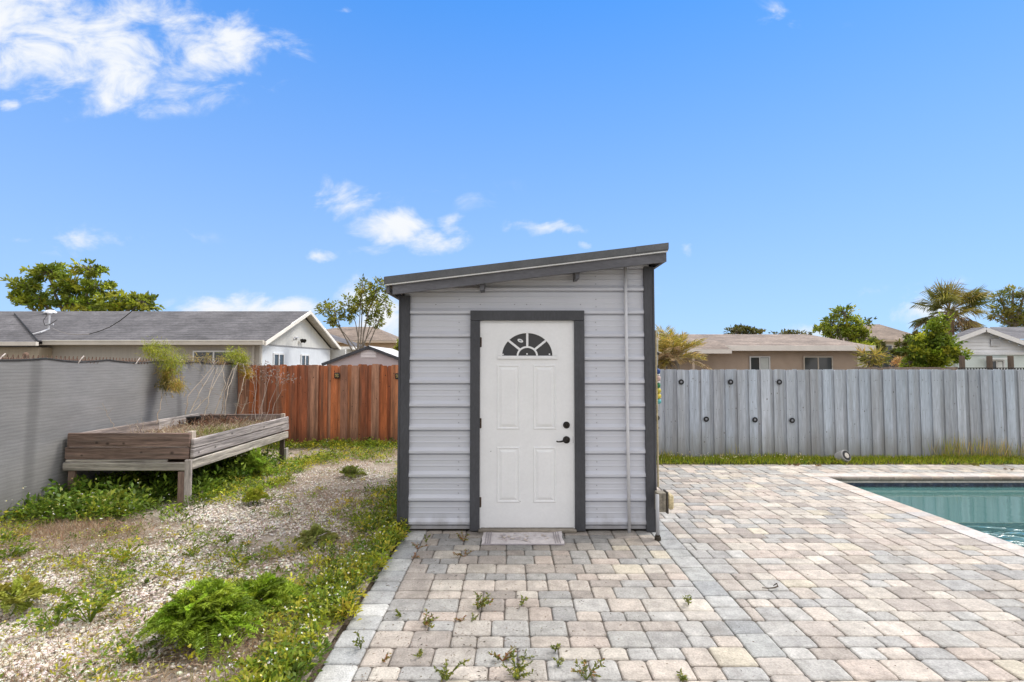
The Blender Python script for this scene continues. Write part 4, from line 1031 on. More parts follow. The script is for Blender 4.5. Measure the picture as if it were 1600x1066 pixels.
def hip_house(name_loc, label, x0, x1, y0, y1, ze, zr, rx0, rx1, wallc, roofm, win=()):
    h = thing('house', name_loc, label, 'house')
    b = MB(); b.box(x0 + .5, x1 - .5, y0 + .5, y1 - .5, 0, ze - .12, wallc); b.build('wall', STU, h)
    ym = (y0 + y1) / 2
    b = MB(); P = [(x0, y0, ze), (x1, y0, ze), (x1, y1, ze), (x0, y1, ze), (rx0, ym, zr), (rx1, ym, zr)]
    b.add(P, [(0, 1, 5, 4), (1, 2, 5), (2, 3, 4, 5), (3, 0, 4)]); b.build('roof', roofm, h)
    b = MB(); b.box(x0, x1, y0, y1, ze - .2, ze - .012, (.62, .5, .38)); b.build('fascia', STU, h)
    for wv_ in win: window_front(h, *wv_)
    return h
hip_house((-13, 47, 0), 'tan two storey house with brown hip roof far behind the bare multi-stemmed tree', -23, -9.95, 44, 54, 3.62, 5.15, -16.2, -13.2, (.50, .36, .23), SH_B)
hp = at(1398, 535, 55)
hip_house((hp.x, 57, 0), 'distant two storey cream house with pyramid roof between the trees and the palm', 37.6, 45.2, 55, 64, 4.2, 6.2, 41.4, 42.8, (.58, .52, .38), SH_B, ((40.3, 41.2, 55.46, 2.55, 3.65, False),))
# --- pinkish garden shed
PS = thing('storage_shed', (-3.9, 14, 0), 'pale pinkish shed gable with louvre vent showing over the cedar fence', 'shed')
ap = at(577, 540.5, 14); el = at(505, 567.5, 14); hw = ap.x - el.x; y0_, y1_ = 14.0, 16.6
PINK = (.56, .49, .50)
b = MB(); b.add([(ap.x - hw + .1, y0_, 0), (ap.x + hw - .1, y0_, 0), (ap.x + hw - .1, y0_, el.z - .03), (ap.x, y0_, ap.z - .05), (ap.x - hw + .1, y0_, el.z - .03)] + [(ap.x - hw + .1, y1_, 0), (ap.x + hw - .1, y1_, 0), (ap.x + hw - .1, y1_, el.z - .03), (ap.x, y1_, ap.z - .05), (ap.x - hw + .1, y1_, el.z - .03)],
      [(0, 1, 2, 3, 4), (9, 8, 7, 6, 5), (0, 5, 6, 1), (1, 6, 7, 2), (4, 9, 5, 0)], PINK); b.build('wall', STU, PS)
b = MB(); s_ = (ap.z - el.z) / hw
for sg in (-1, 1):
    b.add([(ap.x, y0_ - .1, ap.z), (ap.x, y1_, ap.z), (ap.x + sg * hw, y1_, el.z), (ap.x + sg * hw, y0_ - .1, el.z)], [(0, 1, 2, 3)])
b.build('roof', M('pale_roof_sheet', (.66, .64, .62), .6, .2, 4, (1, 1, 1), .1, 30, .1), PS)
b = MB()
for sg in (-1, 1): b.beam((ap.x + sg * .004, y0_ - .09, ap.z - .045), (ap.x + sg * hw, y0_ - .09, el.z - .045), .03, .075)
b.build('barge_board', TRIM, PS)
v0 = at(576, 553, 14); b = MB()
for k in range(5): b.beam((v0.x - .2, y0_ - .02, v0.z - .08 + k * .04), (v0.x + .2, y0_ - .02, v0.z - .08 + k * .04), .02, .022, (1, .95, .95))
b.box(v0.x - .24, v0.x + .24, y0_ - .012, y0_ - .003, v0.z - .12, v0.z + .12, (.60, .55, .56)); b.build('louvre_vent', STU, PS)
# --- tan bungalow
T = thing('house', (13, 29, 0), 'tan bungalow with low tan shingle roof and two windows beyond the grey fence', 'house')
tx1 = at(1366, 545, 26.5).x; zt_ = at(1200, 541, 26.5).z; rz_ = at(1150, 522.5, 31).z
b = MB(); b.box(4.5, tx1 - .55, 27, 35, 0, zt_ - .14, (.42, .325, .255)); b.build('wall', STU, T)
rxe = at(1262, 523, 31).x
b = MB(); P = [(3, 26.5, zt_), (tx1, 26.5, zt_), (tx1, 35.5, zt_), (3, 35.5, zt_), (3, 31, rz_), (rxe, 31, rz_)]
b.add(P, [(0, 1, 5, 4), (1, 2, 5), (2, 3, 4, 5), (3, 0, 4)]); b.build('roof', SH_T, T)
xs = at(1130, 545, 26.3).x
b = MB(); b.box(xs, tx1 + .02, 26.40, 26.496, zt_ - .24, zt_ + .03, (.80, .74, .68)); b.box(tx1 + .001, tx1 + .05, 26.497, 35.5, zt_ - .24, zt_ + .03, (.8, .74, .68)); b.box(xs, tx1 - .02, 26.5, 27.0, zt_ - .17, zt_ - .13, (.5, .43, .36)); b.build('fascia', STU, T)
b = MB(); b.box(4, xs + .12, 25.55, 25.65, zt_ - .40, zt_ - .19, (.74, .68, .62)); b.build('porch_fascia', STU, T)
b = MB(); b.add([(4, 25.6, zt_ - .2), (xs + .12, 25.6, zt_ - .2), (xs + .12, 27.1, zt_ + .26), (4, 27.1, zt_ + .26)], [(0, 1, 2, 3)], (1, 1, 1)); b.build('porch_roof', SH_T, T)
b = MB(); b.box(9.05, 9.16, 25.7, 25.8, 0, zt_ - .38, (.5, .4, .32)); b.build('porch_post', STU, T)
pw = lambda px: at(px, 560, 26.95).x
zw = at(1190, 557, 26.95).z
window_front(T, pw(1171), pw(1203), 26.96, .8, zw, True, (.8, .8, .8), (.5, .52, .5)); window_front(T, pw(1255), pw(1301), 26.96, .8, zw, True, (.62, .55, .46))
# --- white house at the picture edge
WH = thing('house', (22, 24, 0), 'white sided house with low front gable and pale mint lower wall near the palm', 'house')
wa = at(1541, 511.5, 22); wl = at(1478, 535, 22); s_ = (wa.z - wl.z) / (wa.x - wl.x); xr_ = wa.x + 5.2; zr_ = wa.z - s_ * 5.2
zl = at(1540, 551, 22.4).z
b = MB(); z = zl
gx0 = at(1497, 545, 22.4).x
while z < wa.z - .15:                                      # lap siding
    xa = max(gx0, wa.x - (wa.z - .15 - z) / s_) ; xb = min(wa.x + 4.8, wa.x + (wa.z - .15 - z) / s_)
    b.add([(xa, 22.36, z), (xb, 22.36, z), (xb, 22.4, z + .15), (xa, 22.4, z + .15), (xa, 22.41, z)], [(0, 1, 2, 3)], (.84, .84, .85)); b.add([(xa, 22.36, z), (xb, 22.36, z), (xb, 22.41, z), (xa, 22.41, z)], [(0, 1, 2, 3)], (.5, .5, .5)); z += .15
b.box(gx0, wa.x + 4.8, 22.42, 23.2, 0, zl + .01, (.68, .75, .72)); b.box(wa.x + 1.3, 35.5, 23.3, 27.4, 0, wa.z - .47, (.60, .62, .62)); b.build('wall', STU, WH)
b = MB(); b.box(gx0 - .02, wa.x + 4.85, 22.30, 22.355, zl - .10, zl + .02, (.76, .76, .76)); b.build('belt_trim', STU, WH)
b = MB(); b.box(at(1482, 560, 22.6).x, gx0 - .01, 22.6, 23.7, 0, wl.z - .2, (.62, .66, .64)); b.build('side_wall', STU, WH)
b = MB()
for (xa, za) in ((wl.x, wl.z), (xr_, zr_)): b.beam((wa.x, 22.02, wa.z - .09), (xa, 22.02, za - .09), .05, .18, (.84, .82, .80))
b.build('barge_board', STU, WH)
b = MB()
for (xa, za) in ((wl.x, wl.z), (xr_, zr_)): b.add([(wa.x, 22.0, wa.z + .012), (wa.x, 22.7, wa.z + .012), (xa, 22.7, za + .012), (xa, 22.0, za + .012)], [(0, 1, 2, 3)])
b.add([(wa.x + 1.2, 23.2, wa.z - .45), (36, 23.2, wa.z - .45), (36, 27.5, wa.z + .40), (wa.x + 5.3, 27.5, wa.z + .40)], [(0, 1, 2, 3)]); b.build('roof', SH_G, WH)
b = MB(); x0_, x1_ = at(1536, 560, 22.2).x, at(1572, 560, 22.2).x
b.box(x0_, x1_, 22.0, 22.28, zl - .30, zl - .255, (.8, .8, .8)); b.build('awning', STU, WH)
window_front(WH, at(1546, 560, 22.25).x, at(1570, 560, 22.25).x, 22.30, .6, zl - .32, True, (.85, .85, .85), (.7, .72, .7))
b = MB(); v0 = at(1556, 535, 22.3); b.box(v0.x - .2, v0.x + .2, 22.28, 22.34, v0.z - .18, v0.z + .15, (.66, .66, .67), bev=.02)
for k in range(4): b.beam((v0.x - .16, 22.27, v0.z - .12 + k * .06), (v0.x + .16, 22.27, v0.z - .12 + k * .06), .012, .02, (.45, .45, .46))
b.build('gable_vent', STU, WH)
POSTB = M('brown_post', (.16, .12, .09), .9, .3, 3, (8, 8, 1), .2, 20, .2)
for (px, lb) in ((1503, 'thick brown timber post at the corner of the white house by the leafy tree'), (1546, 'brown timber post in front of the white house window'), (1579, 'brown timber post past the white house window near the picture edge')):
    p = at(px, 556, 16); q = MB(); q.box(p.x - .055, p.x + .055, 15.95, 16.06, 0, p.z, bev=.008)
    tag(q.build('timber_post', POSTB, None, (p.x, 16, 0)), lb, 'post', 'timber posts before the white house')
# --- screened enclosure
SE = thing('pool_enclosure', (26, 36, 0), 'dark mesh screen enclosure with gabled roof beyond the fences near the cream house', 'enclosure')
SCRN = M('dark_mesh', (.06, .065, .07), .8, .2, 3, (1, 1, 1), .2, 40, .1)
e0, e1, ea = at(1366, 566, 35), at(1411, 566, 35), at(1383, 549.5, 35)
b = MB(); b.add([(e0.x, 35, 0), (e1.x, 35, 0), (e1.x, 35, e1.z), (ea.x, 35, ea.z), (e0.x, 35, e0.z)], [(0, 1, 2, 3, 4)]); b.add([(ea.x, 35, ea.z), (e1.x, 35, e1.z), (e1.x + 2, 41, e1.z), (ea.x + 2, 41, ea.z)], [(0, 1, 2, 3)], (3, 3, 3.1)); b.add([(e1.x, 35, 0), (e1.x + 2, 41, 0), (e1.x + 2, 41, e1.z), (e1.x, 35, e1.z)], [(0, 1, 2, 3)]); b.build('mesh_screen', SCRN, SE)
b = MB()
for t in np.linspace(0, 1, 5):
    x = e0.x + (e1.x - e0.x) * t; b.box(x - .04, x + .04, 34.92, 34.99, 0, e0.z, (1.6, 1.6, 1.7))
b.beam((e0.x, 34.94, e0.z), (ea.x, 34.94, ea.z), .08, .08, (1.6, 1.6, 1.7)); b.beam((ea.x, 34.94, ea.z), (e1.x, 34.94, e1.z), .08, .08, (1.6, 1.6, 1.7)); b.build('frame', SCRN, SE)
# ------------------------------------------------------------------ ground cover of the gravel bed
FENX = lambda y: -5.14 - .5 * (y - 2.6) / 8.15
GRN = [(.10, .17, .025), (.13, .21, .03), (.08, .14, .02), (.16, .22, .03), (.06, .11, .02)]
YGR = [(.24, .27, .03), (.20, .25, .03), (.29, .29, .05), (.15, .20, .03)]
DRYC = [(.40, .30, .19), (.46, .35, .23), (.33, .23, .14), (.50, .41, .29), (.38, .26, .16)]
def in_bed(x, y): return (x < -1.07) & (x > FENX(y) + .03) & (x > -1.22 * y)
def uni(n, x0, x1, y0, y1):
    # denser near the viewer, evenly in the picture
    y = 1 / RNG.uniform(1 / y1, 1 / y0, n); return RNG.uniform(x0, x1, n), y
def band(x, y):
    """how stony the bed is (0..1): a swath from the planter to the shed, and the near corner"""
    c = -2.75 + .10 * (y - 5.0)
    s = np.exp(-((x - c) / np.where(y < 4.4, 1.05, 1.0)) ** 2)
    s = s * np.clip((9.3 - y) / 1.5, 0, 1)
    return np.clip(s * 1.25 + (NZ(x, y, 2.3) - .60) * 2.2, 0, 1)
def edge_green(x, y): return np.clip(1 - (-1.05 - x) / (.42 + .35 * NZ2(x * 0, y, .8)), 0, 1)
# stones
PHI = (1 + 5 ** .5) / 2
ICO = unit(np.array([(-1, PHI, 0), (1, PHI, 0), (-1, -PHI, 0), (1, -PHI, 0), (0, -1, PHI), (0, 1, PHI), (0, -1, -PHI), (0, 1, -PHI), (PHI, 0, -1), (PHI, 0, 1), (-PHI, 0, -1), (-PHI, 0, 1)], float))
ICF = np.array([(0, 11, 5), (0, 5, 1), (0, 1, 7), (0, 7, 10), (0, 10, 11), (1, 5, 9), (5, 11, 4), (11, 10, 2), (10, 7, 6), (7, 1, 8), (3, 9, 4), (3, 4, 2), (3, 2, 6), (3, 6, 8), (3, 8, 9), (4, 9, 5), (2, 4, 11), (6, 2, 10), (8, 6, 7), (9, 8, 1)])
x, y = uni(110000, -5.4, -1.1, 2.2, 10.2)
k = in_bed(x, y) & (RNG.random(len(x)) < .05 + band(x, y) * .95); x, y = x[k][:36000], y[k][:36000]; n = len(x)
s = RNG.uniform(.005, .0125, n) * np.where(RNG.random(n) < .08, 1.5, 1)
P = ICO[None] * (1 + RNG.normal(size=(n, 12, 1)) * .16) * (s[:, None, None] * np.array([1.15, .9, .62]))
a = RNG.uniform(0, 6.28, n); ca_, sa_ = np.cos(a)[:, None], np.sin(a)[:, None]
V = np.stack([P[..., 0] * ca_ - P[..., 1] * sa_ + x[:, None], P[..., 0] * sa_ + P[..., 1] * ca_ + y[:, None], P[..., 2] + (bed_z(x, y) + s * .2)[:, None]], -1)
Fc = (ICF[None] + (np.arange(n) * 12)[:, None, None]).reshape(-1, 3)
cs = pick([(.72, .68, .64), (.64, .59, .53), (.78, .76, .73), (.52, .47, .42), (.68, .61, .53), (.75, .73, .71)], n, .12)
STN = M('white_gravel', (1.04, 1.0, .93), .85, .12, 30, (1, 1, 1), .12, 120, .1)
o = np_mesh('gravel', V.reshape(-1, 3), Fc, np.repeat(cs, 20, 0), STN, kind='stuff'); tag(o, 'white gravel stones strewn over the bed between planter and shed', 'gravel')
# dry straw lying about
f = Fol(); x, y = uni(30000, -5.3, -1.1, 2.2, 10.2)
dn = NZ2(x + 9, y, 1.3); k = in_bed(x, y) & (RNG.random(len(x)) < np.clip((dn - .38) * 2.6, .06, 1) * np.where(y < 3.6, 1.0, .8)); x, y = x[k], y[k]; n = len(x)
f.lv(np.stack([x, y, bed_z(x, y) + .004], 1), np.stack([RNG.normal(size=n), RNG.normal(size=n), np.abs(RNG.normal(size=n)) * .28], 1), RNG.uniform(.03, .11, n), RNG.uniform(.0025, .006, n), pick(DRYC, n), bend=.1)
for (cx, cy, rx, ry, m, h) in ((-4.25, 5.05, .8, .38, 5200, .09), (-3.5, 4.3, .6, .3, 1500, .05), (-2.2, 6.2, .6, .8, 2400, .06), (-1.5, 3.2, .35, .5, 1600, .05), (-2.9, 2.7, 1.0, .35, 2600, .05), (-2.7, 3.2, .8, .6, 2600, .05), (-1.45, 4.4, .35, 1.6, 3200, .07), (-1.4, 2.9, .3, .7, 1600, .07), (-1.6, 6.2, .5, 1.2, 1800, .07), (-2.4, 5.4, .9, .8, 1200, .05), (-3.3, 3.7, .7, .5, 1600, .06), (-2.4, 9.2, 1.6, 1.2, 3500, .10), (-2.9, 7.3, .9, 1.2, 2600, .07), (-1.3, 7.2, .35, 1.6, 1800, .09), (-3.9, 4.6, .8, .4, 1800, .07), (-2.2, 4.3, .8, .5, 1200, .05), (-4.4, 4.2, .6, .5, 1500, .05)):
    x = cx + RNG.normal(size=m) * rx * .5; y = cy + RNG.normal(size=m) * ry * .5; k = in_bed(x, y); x, y = x[k], y[k]; m = len(x)
    f.lv(np.stack([x, y, bed_z(x, y)], 1), np.stack([RNG.normal(size=m), RNG.normal(size=m), np.abs(RNG.normal(size=m)) * 1.0 + .2], 1), RNG.uniform(.3, 1.2, m) * h, .004, pick(DRYC + [(.42, .25, .16)], m), bend=.15)
o = f.build('dry_straw', DRY, kind='stuff'); tag(o, 'dry tan straw and dead grass lying over the gravel bed', 'straw')

def clumps(f, cx, cy, r, h, per, size, cols, zf=bed_z, up=.6, wr=.42):
    """leafy clumps: arrays of centres, radius, height"""
    n = len(cx); idx = np.repeat(np.arange(n), per); m = len(idx)
    rho = np.sqrt(RNG.random(m)); th = RNG.uniform(0, 6.28, m)
    X_, Y_ = cx[idx] + r[idx] * rho * np.cos(th), cy[idx] + r[idx] * rho * np.sin(th)
    Zb = zf(X_, Y_) + h[idx] * (1 - rho ** 2 * .8) * RNG.random(m) ** .7
    D = np.stack([np.cos(th) * (.4 + rho) + RNG.normal(size=m) * .45, np.sin(th) * (.4 + rho) + RNG.normal(size=m) * .45, up + RNG.normal(size=m) * .45], 1)
    cc = pick(cols, n, .16)[idx] * (1 + RNG.normal(size=(m, 1)) * .16)
    f.lv(np.stack([X_, Y_, Zb], 1), D, size * RNG.uniform(.55, 1.3, m), size * wr * RNG.uniform(.7, 1.2, m), np.clip(cc, .005, .8), side=np.stack([RNG.normal(size=m) * .3, RNG.normal(size=m) * .3, np.ones(m)], 1), bend=.14)
def stems(f, cx, cy, r, h, per, cols, w=.004):
    idx = np.repeat(np.arange(len(cx)), per); m = len(idx)
    x, y = cx[idx] + RNG.normal(size=m) * r[idx] * .3, cy[idx] + RNG.normal(size=m) * r[idx] * .3
    f.lv(np.stack([x, y, bed_z(x, y)], 1), np.stack([RNG.normal(size=m) * .5, RNG.normal(size=m) * .5, np.ones(m)], 1), h[idx] * RNG.uniform(.7, 1.3, m), w, pick(cols, m), bend=.06)
f = Fol()
# bright weeds along the paver edge and scattered all over
y = 1 / RNG.uniform(1 / 7.6, 1 / 2.3, 900); x = -1.04 - np.abs(RNG.normal(size=900)) * (.18 + .35 * NZ(y * 0, y, 1.4) ** 1.5)
k = (x > -1.22 * y) & (RNG.random(900) < .12 + .85 * np.clip((NZ2(x * 1.5, y, 2.6) - .3) * 2, 0, 1)); clumps(f, x[k], y[k], RNG.uniform(.03, .08, k.sum()), RNG.uniform(.02, .14, k.sum()), 26, .042, GRN + YGR[:3] + [(.16, .22, .03)])
x, y = uni(8500, -5.3, -1.1, 2.3, 10.0); k = in_bed(x, y) & (RNG.random(len(x)) < np.clip((.6 * NZ(x + 3, y + 5, 2.4) + .4 * NZ2(x, y, .9) - .40) * 3.2, .05, 1) * (1 - .45 * band(x, y)) * .66); x, y = x[k], y[k]
clumps(f, x, y, RNG.uniform(.025, .08, len(x)), RNG.uniform(.015, .11, len(x)), 18, .031, GRN + YGR)
# the far end, in front of the cedar fence
x = RNG.uniform(-3.7, -1.05, 520); y = RNG.uniform(8.3, 10.35, 520); k = RNG.random(520) < .15 + .6 * (NZ2(x, y, 2.0) > .45); x, y = x[k], y[k]
clumps(f, x, y, RNG.uniform(.06, .15, len(x)), RNG.uniform(.02, .12, len(x)), 22, .048, GRN + YGR)
x = RNG.uniform(-5.5, -1.2, 260); y = RNG.uniform(9.9, 10.36, 260); clumps(f, x, y, RNG.uniform(.08, .16, 260), RNG.uniform(.05, .17, 260), 22, .055, GRN + YGR)
# beside the shed
x = -1.15 - np.abs(RNG.normal(size=190)) * .28; y = RNG.uniform(4.9, 8.4, 190); clumps(f, x, y, RNG.uniform(.06, .13, 190), RNG.uniform(.04, .17, 190), 30, .045, GRN + YGR[1:])
# lush growth below and around the planter
n = 330; x = RNG.uniform(-5.25, -3.7, n); y = RNG.uniform(5.35, 8.7, n); k = in_bed(x, y) & ~((x > -4.05) & (y < 6.15)); x, y = x[k], y[k]
clumps(f, x, y, RNG.uniform(.10, .18, len(x)), RNG.uniform(.14, .36, len(x)), 34, .078, [(.05, .105, .02), (.075, .14, .025), (.10, .17, .03), (.13, .19, .03)])
x = RNG.normal(size=90) * .42 - 4.55; y = RNG.uniform(5.3, 5.95, 90); k = in_bed(x, y); x, y = x[k], y[k]; clumps(f, x, y, RNG.uniform(.08, .15, len(x)), RNG.uniform(.08, .24, len(x)), 32, .06, GRN)
n = 170; x = RNG.uniform(-5.3, -4.3, n); y = RNG.uniform(4.1, 5.3, n); k = in_bed(x, y) & (x < -4.55 - (y - 4.6) * .3); x, y = x[k], y[k]; clumps(f, x, y, RNG.uniform(.06, .14, len(x)), RNG.uniform(.03, .13, len(x)), 30, .04, GRN + YGR + [(.30, .28, .07)])
n = 150; x = RNG.uniform(-3.75, -3.1, n); y = RNG.uniform(6.0, 9.0, n); clumps(f, x, y, RNG.uniform(.06, .14, n), RNG.uniform(.03, .15, n), 24, .05, GRN + YGR)
o = f.build('weed_cover', LEAF, kind='stuff'); tag(o, 'low green and yellowish weeds creeping over the gravel bed', 'weeds')
# little white flowers above the weeds
f = Fol(); n = 330
x, y = uni(n, -5.2, -1.1, 2.4, 10.2); k = in_bed(x, y); x, y = x[k], y[k]
x = np.concatenate([x, -1.1 - np.abs(RNG.normal(size=160)) * .2, RNG.uniform(-5.2, -4.0, 60)]); y = np.concatenate([y, 1 / RNG.uniform(1 / 7, 1 / 2.5, 160), RNG.uniform(5.0, 6.2, 60)])
h = RNG.uniform(.05, .16, len(x)); h[-60:] *= 2.2
for q in range(2): f.lv(np.stack([x, y, bed_z(x, y) + h], 1), np.stack([RNG.normal(size=len(x)), RNG.normal(size=len(x)), .3 + RNG.random(len(x))], 1), .014, .012, pick([(.75, .75, .68), (.72, .62, .18), (.78, .78, .74)], len(x), .05))
f.lv(np.stack([x, y, bed_z(x, y)], 1), np.stack([RNG.normal(size=len(x)) * .05, RNG.normal(size=len(x)) * .05, np.ones(len(x))], 1), h, .0035, pick(YGR, len(x)), bend=.02)
o = f.build('weed_flowers', DRY, kind='stuff'); tag(o, 'tiny white and yellow weed flowers dotted over the bed', 'flowers')
# grass strip in front of the grey fence
f = Fol(); n = 15000; x = RNG.uniform(1.1, 11, n); y = 9.02 - np.abs(RNG.normal(size=n)) * .22; k = y > 8.40 + .04 * NZ(x, y * 0, 6); x, y = x[k], y[k]; n = len(x)
hh = .72 * (.045 + .05 * NZ2(x, y, 2.2) + .06 * np.clip((y - 8.85) / .15, 0, 1) * (NZ(x, y * 0, 1.6)))
f.lv(np.stack([x, y, np.full(n, -.04)], 1), np.stack([RNG.normal(size=n) * .4, RNG.normal(size=n) * .4 - .1, np.ones(n)], 1), hh * RNG.uniform(.8, 1.7, n) + .03, RNG.uniform(.006, .012, n), pick([(.19, .27, .03), (.25, .32, .035), (.14, .21, .025), (.29, .31, .06), (.11, .17, .02)], n), bend=.12)
n = 900; x = RNG.uniform(1.2, 11, n); y = RNG.uniform(8.5, 9.0, n); f.lv(np.stack([x, y, np.full(n, .0)], 1), RNG.normal(size=(n, 3)) + (0, 0, .8), .05, .03, pick(GRN, n))
for (cx, m, hm) in ((7.6, 130, .5), (8.25, 130, .45), (3.9, 30, .3), (2.3, 40, .2), (2.75, 40, .2), (1.7, 40, .25), (8.8, 90, .35)):
    x = cx + RNG.normal(size=m) * .18; y = RNG.uniform(8.88, 9.0, m); f.lv(np.stack([x, y, np.zeros(m)], 1), np.stack([RNG.normal(size=m) * .22, RNG.normal(size=m) * .1, np.ones(m)], 1), RNG.uniform(.3, 1, m) * hm, .007, pick([(.24, .27, .08), (.16, .20, .05), (.34, .30, .17)], m), bend=.06)
x = RNG.uniform(1.3, 5, 120); f.lv(np.stack([x, RNG.uniform(8.5, 8.95, 120), RNG.uniform(.05, .12, 120)], 1), RNG.normal(size=(120, 3)) + (0, 0, .6), .018, .016, pick([(.7, .7, .64)], 120, .05))
o = f.build('grass_strip', LEAF, kind='stuff'); tag(o, 'strip of yellow green grass between pavers and the grey fence', 'grass')

# ------------------------------------------------------------------ single weeds
def sprig(loc, r, h, n, size, cols, label, group=None, name='weed', lie=.0, wr=.45, cat='weed'):
    loc = Vector(loc); t = thing(name, loc, label, cat, group)
    f = Fol(); b = MB(); ns = max(3, n // 14)
    for i in range(ns):
        th = random.uniform(0, 6.28); rr = r * random.uniform(.4, 1); hh = h * random.uniform(.5, 1.1)
        p1 = loc + Vector((math.cos(th) * rr, math.sin(th) * rr, hh)); pm = loc.lerp(p1, .5) + Vector((0, 0, hh * .25))
        b.tube([loc, pm, p1], [.0028, .0022, .0012], 4, cols[0])
        q = np.linspace(.25, 1, max(4, n // ns)); m = len(q)
        pts = np.array([((1 - s) ** 2 * np.array(loc) + 2 * s * (1 - s) * np.array(pm) + s * s * np.array(p1)) for s in q])
        f.lv(pts, np.stack([math.cos(th) * .5 + RNG.normal(size=m) * .8, math.sin(th) * .5 + RNG.normal(size=m) * .8, .35 + RNG.normal(size=m) * .4], 1), size * RNG.uniform(.6, 1.2, m), size * wr, pick(cols, m, .22), bend=.12)
    f.build('leaves', LEAF, t); b.build('stems', LEAF, t)
    return t
WC = [(.085, .12, .03), (.12, .16, .035), (.06, .09, .025), (.15, .17, .05)]
RW = [(.16, .09, .05), (.12, .11, .04), (.10, .12, .03), (.22, .13, .08)]
GP = 'weeds sprouting between the pavers'
for (px, py, r, h, n, sz, cols, lb) in (
    (684, 822, .07, .10, 70, .028, WC, 'dense green weed at the foot of the grey siding by the door frame'),
    (664, 829, .05, .08, 40, .022, RW, 'reddish weed growing against the siding near the shed corner post'),
    (638, 829, .06, .05, 50, .02, WC, 'low weed at the base of the shed corner post next to the gravel bed'),
    (761, 823, .10, .05, 60, .028, WC, 'flat green weed at the hinge side end of the door threshold'),
    (724, 846, .09, .06, 70, .024, RW + WC, 'leafy brownish weed in the joints just beside the doormat'),
    (666, 848, .05, .06, 40, .020, WC, 'small upright weed in the joints before the siding'),
    (652, 858, .09, .03, 50, .022, RW, 'flat reddish weed in the joints toward the gravel edge'),
    (650, 871, .10, .025, 40, .02, RW, 'thin red creeping weed lying lowest before the siding panel'),
    (726, 870, .10, .035, 60, .022, RW, 'sprawling red brown weed between cream pavers below the doormat corner'),
    (746, 952, .115, .09, 150, .026, WC + RW[:1], 'biggest dark green weed tuft in the middle of the pavers'),
    (815, 947, .06, .05, 50, .022, WC, 'compact weed tuft standing to the door side of the biggest tuft'),
    (627, 964, .06, .035, 46, .02, WC, 'small mossy weed on the pavers near the grey edge course'),
    (664, 976, .13, .06, 110, .024, WC + RW, 'spreading weed with a long thin stalk between the cream pavers'),
    (739, 969, .05, .02, 36, .018, WC, 'tiny flat green weed just below the biggest tuft'),
    (722, 971, .05, .02, 30, .018, RW, 'tiny brownish weed between the biggest tuft and the spreading weed'),
    (564, 1014, .05, .10, 50, .024, WC, 'upright weed at the joint of the grey edge course'),
    (658, 1026, .05, .03, 36, .02, WC, 'small weed in a joint near the bottom of the picture, among red litter'),
    (600, 1033, .05, .03, 30, .02, RW, 'small weed beside a rusty patch on the lower pavers'),
    (785, 1033, .11, .05, 80, .024, RW + WC, 'red and green weed spreading in the lowest rows of pavers'),
    (820, 1029, .06, .03, 40, .02, WC, 'narrow green weed along a joint in the lowest rows'),
    (868, 1018, .04, .05, 36, .02, WC, 'slim upright weed at a paver corner in the lower rows'),
    (872, 1042, .04, .05, 36, .02, WC, 'slim weed one paver nearer than its upright twin'),
    (806, 1062, .13, .09, 150, .026, WC + YGR[:1], 'bushy weed cut off by the bottom edge below the doormat'),
    (699, 1062, .12, .08, 110, .026, WC, 'loose weed cut off by the bottom edge below the biggest tuft'),
    (916, 1062, .13, .07, 110, .024, WC + RW, 'wiry weed cut off by the bottom edge straight below the lever handle'),
    (1076, 946, .05, .06, 50, .024, WC, 'lone weed beside the grey course where the old terrace ends'),
    (1063, 1064, .06, .04, 50, .022, WC, 'low weed at the bottom edge near the grey course')):
    sprig(gnd(px, py), r, h, n, sz, cols, lb, GP)
for i in range(40):
    pass
# dead litter around them
f = Fol(); n = 900; px = RNG.normal(size=n) * 120 + 720; py = RNG.uniform(835, 1066, n)
P = np.array([gnd(a, b_) for a, b_ in zip(px, py)]); k = (P[:, 0] > -.95); P = P[k]; n = len(P)
f.lv(P + (0, 0, .003), np.stack([RNG.normal(size=n), RNG.normal(size=n), np.abs(RNG.normal(size=n)) * .15], 1), RNG.uniform(.006, .026, n), RNG.uniform(.002, .006, n), pick([(.16, .09, .06), (.10, .07, .05), (.22, .15, .1), (.12, .10, .05)], n, .3))
P = np.array([gnd(a, b_) for a, b_ in zip(RNG.uniform(900, 1590, 160), RNG.uniform(740, 1066, 160))]); k = P[:, 0] < 4.3; P = P[k]; n = len(P)
f.lv(P + (0, 0, .003), np.stack([RNG.normal(size=n), RNG.normal(size=n), np.abs(RNG.normal(size=n)) * .15], 1), RNG.uniform(.006, .02, n), .004, pick([(.16, .09, .06), (.10, .07, .05)], n, .3))
o = f.build('plant_litter', DRY, kind='stuff'); tag(o, 'dark crumbs of dead plant litter on the pavers', 'litter')

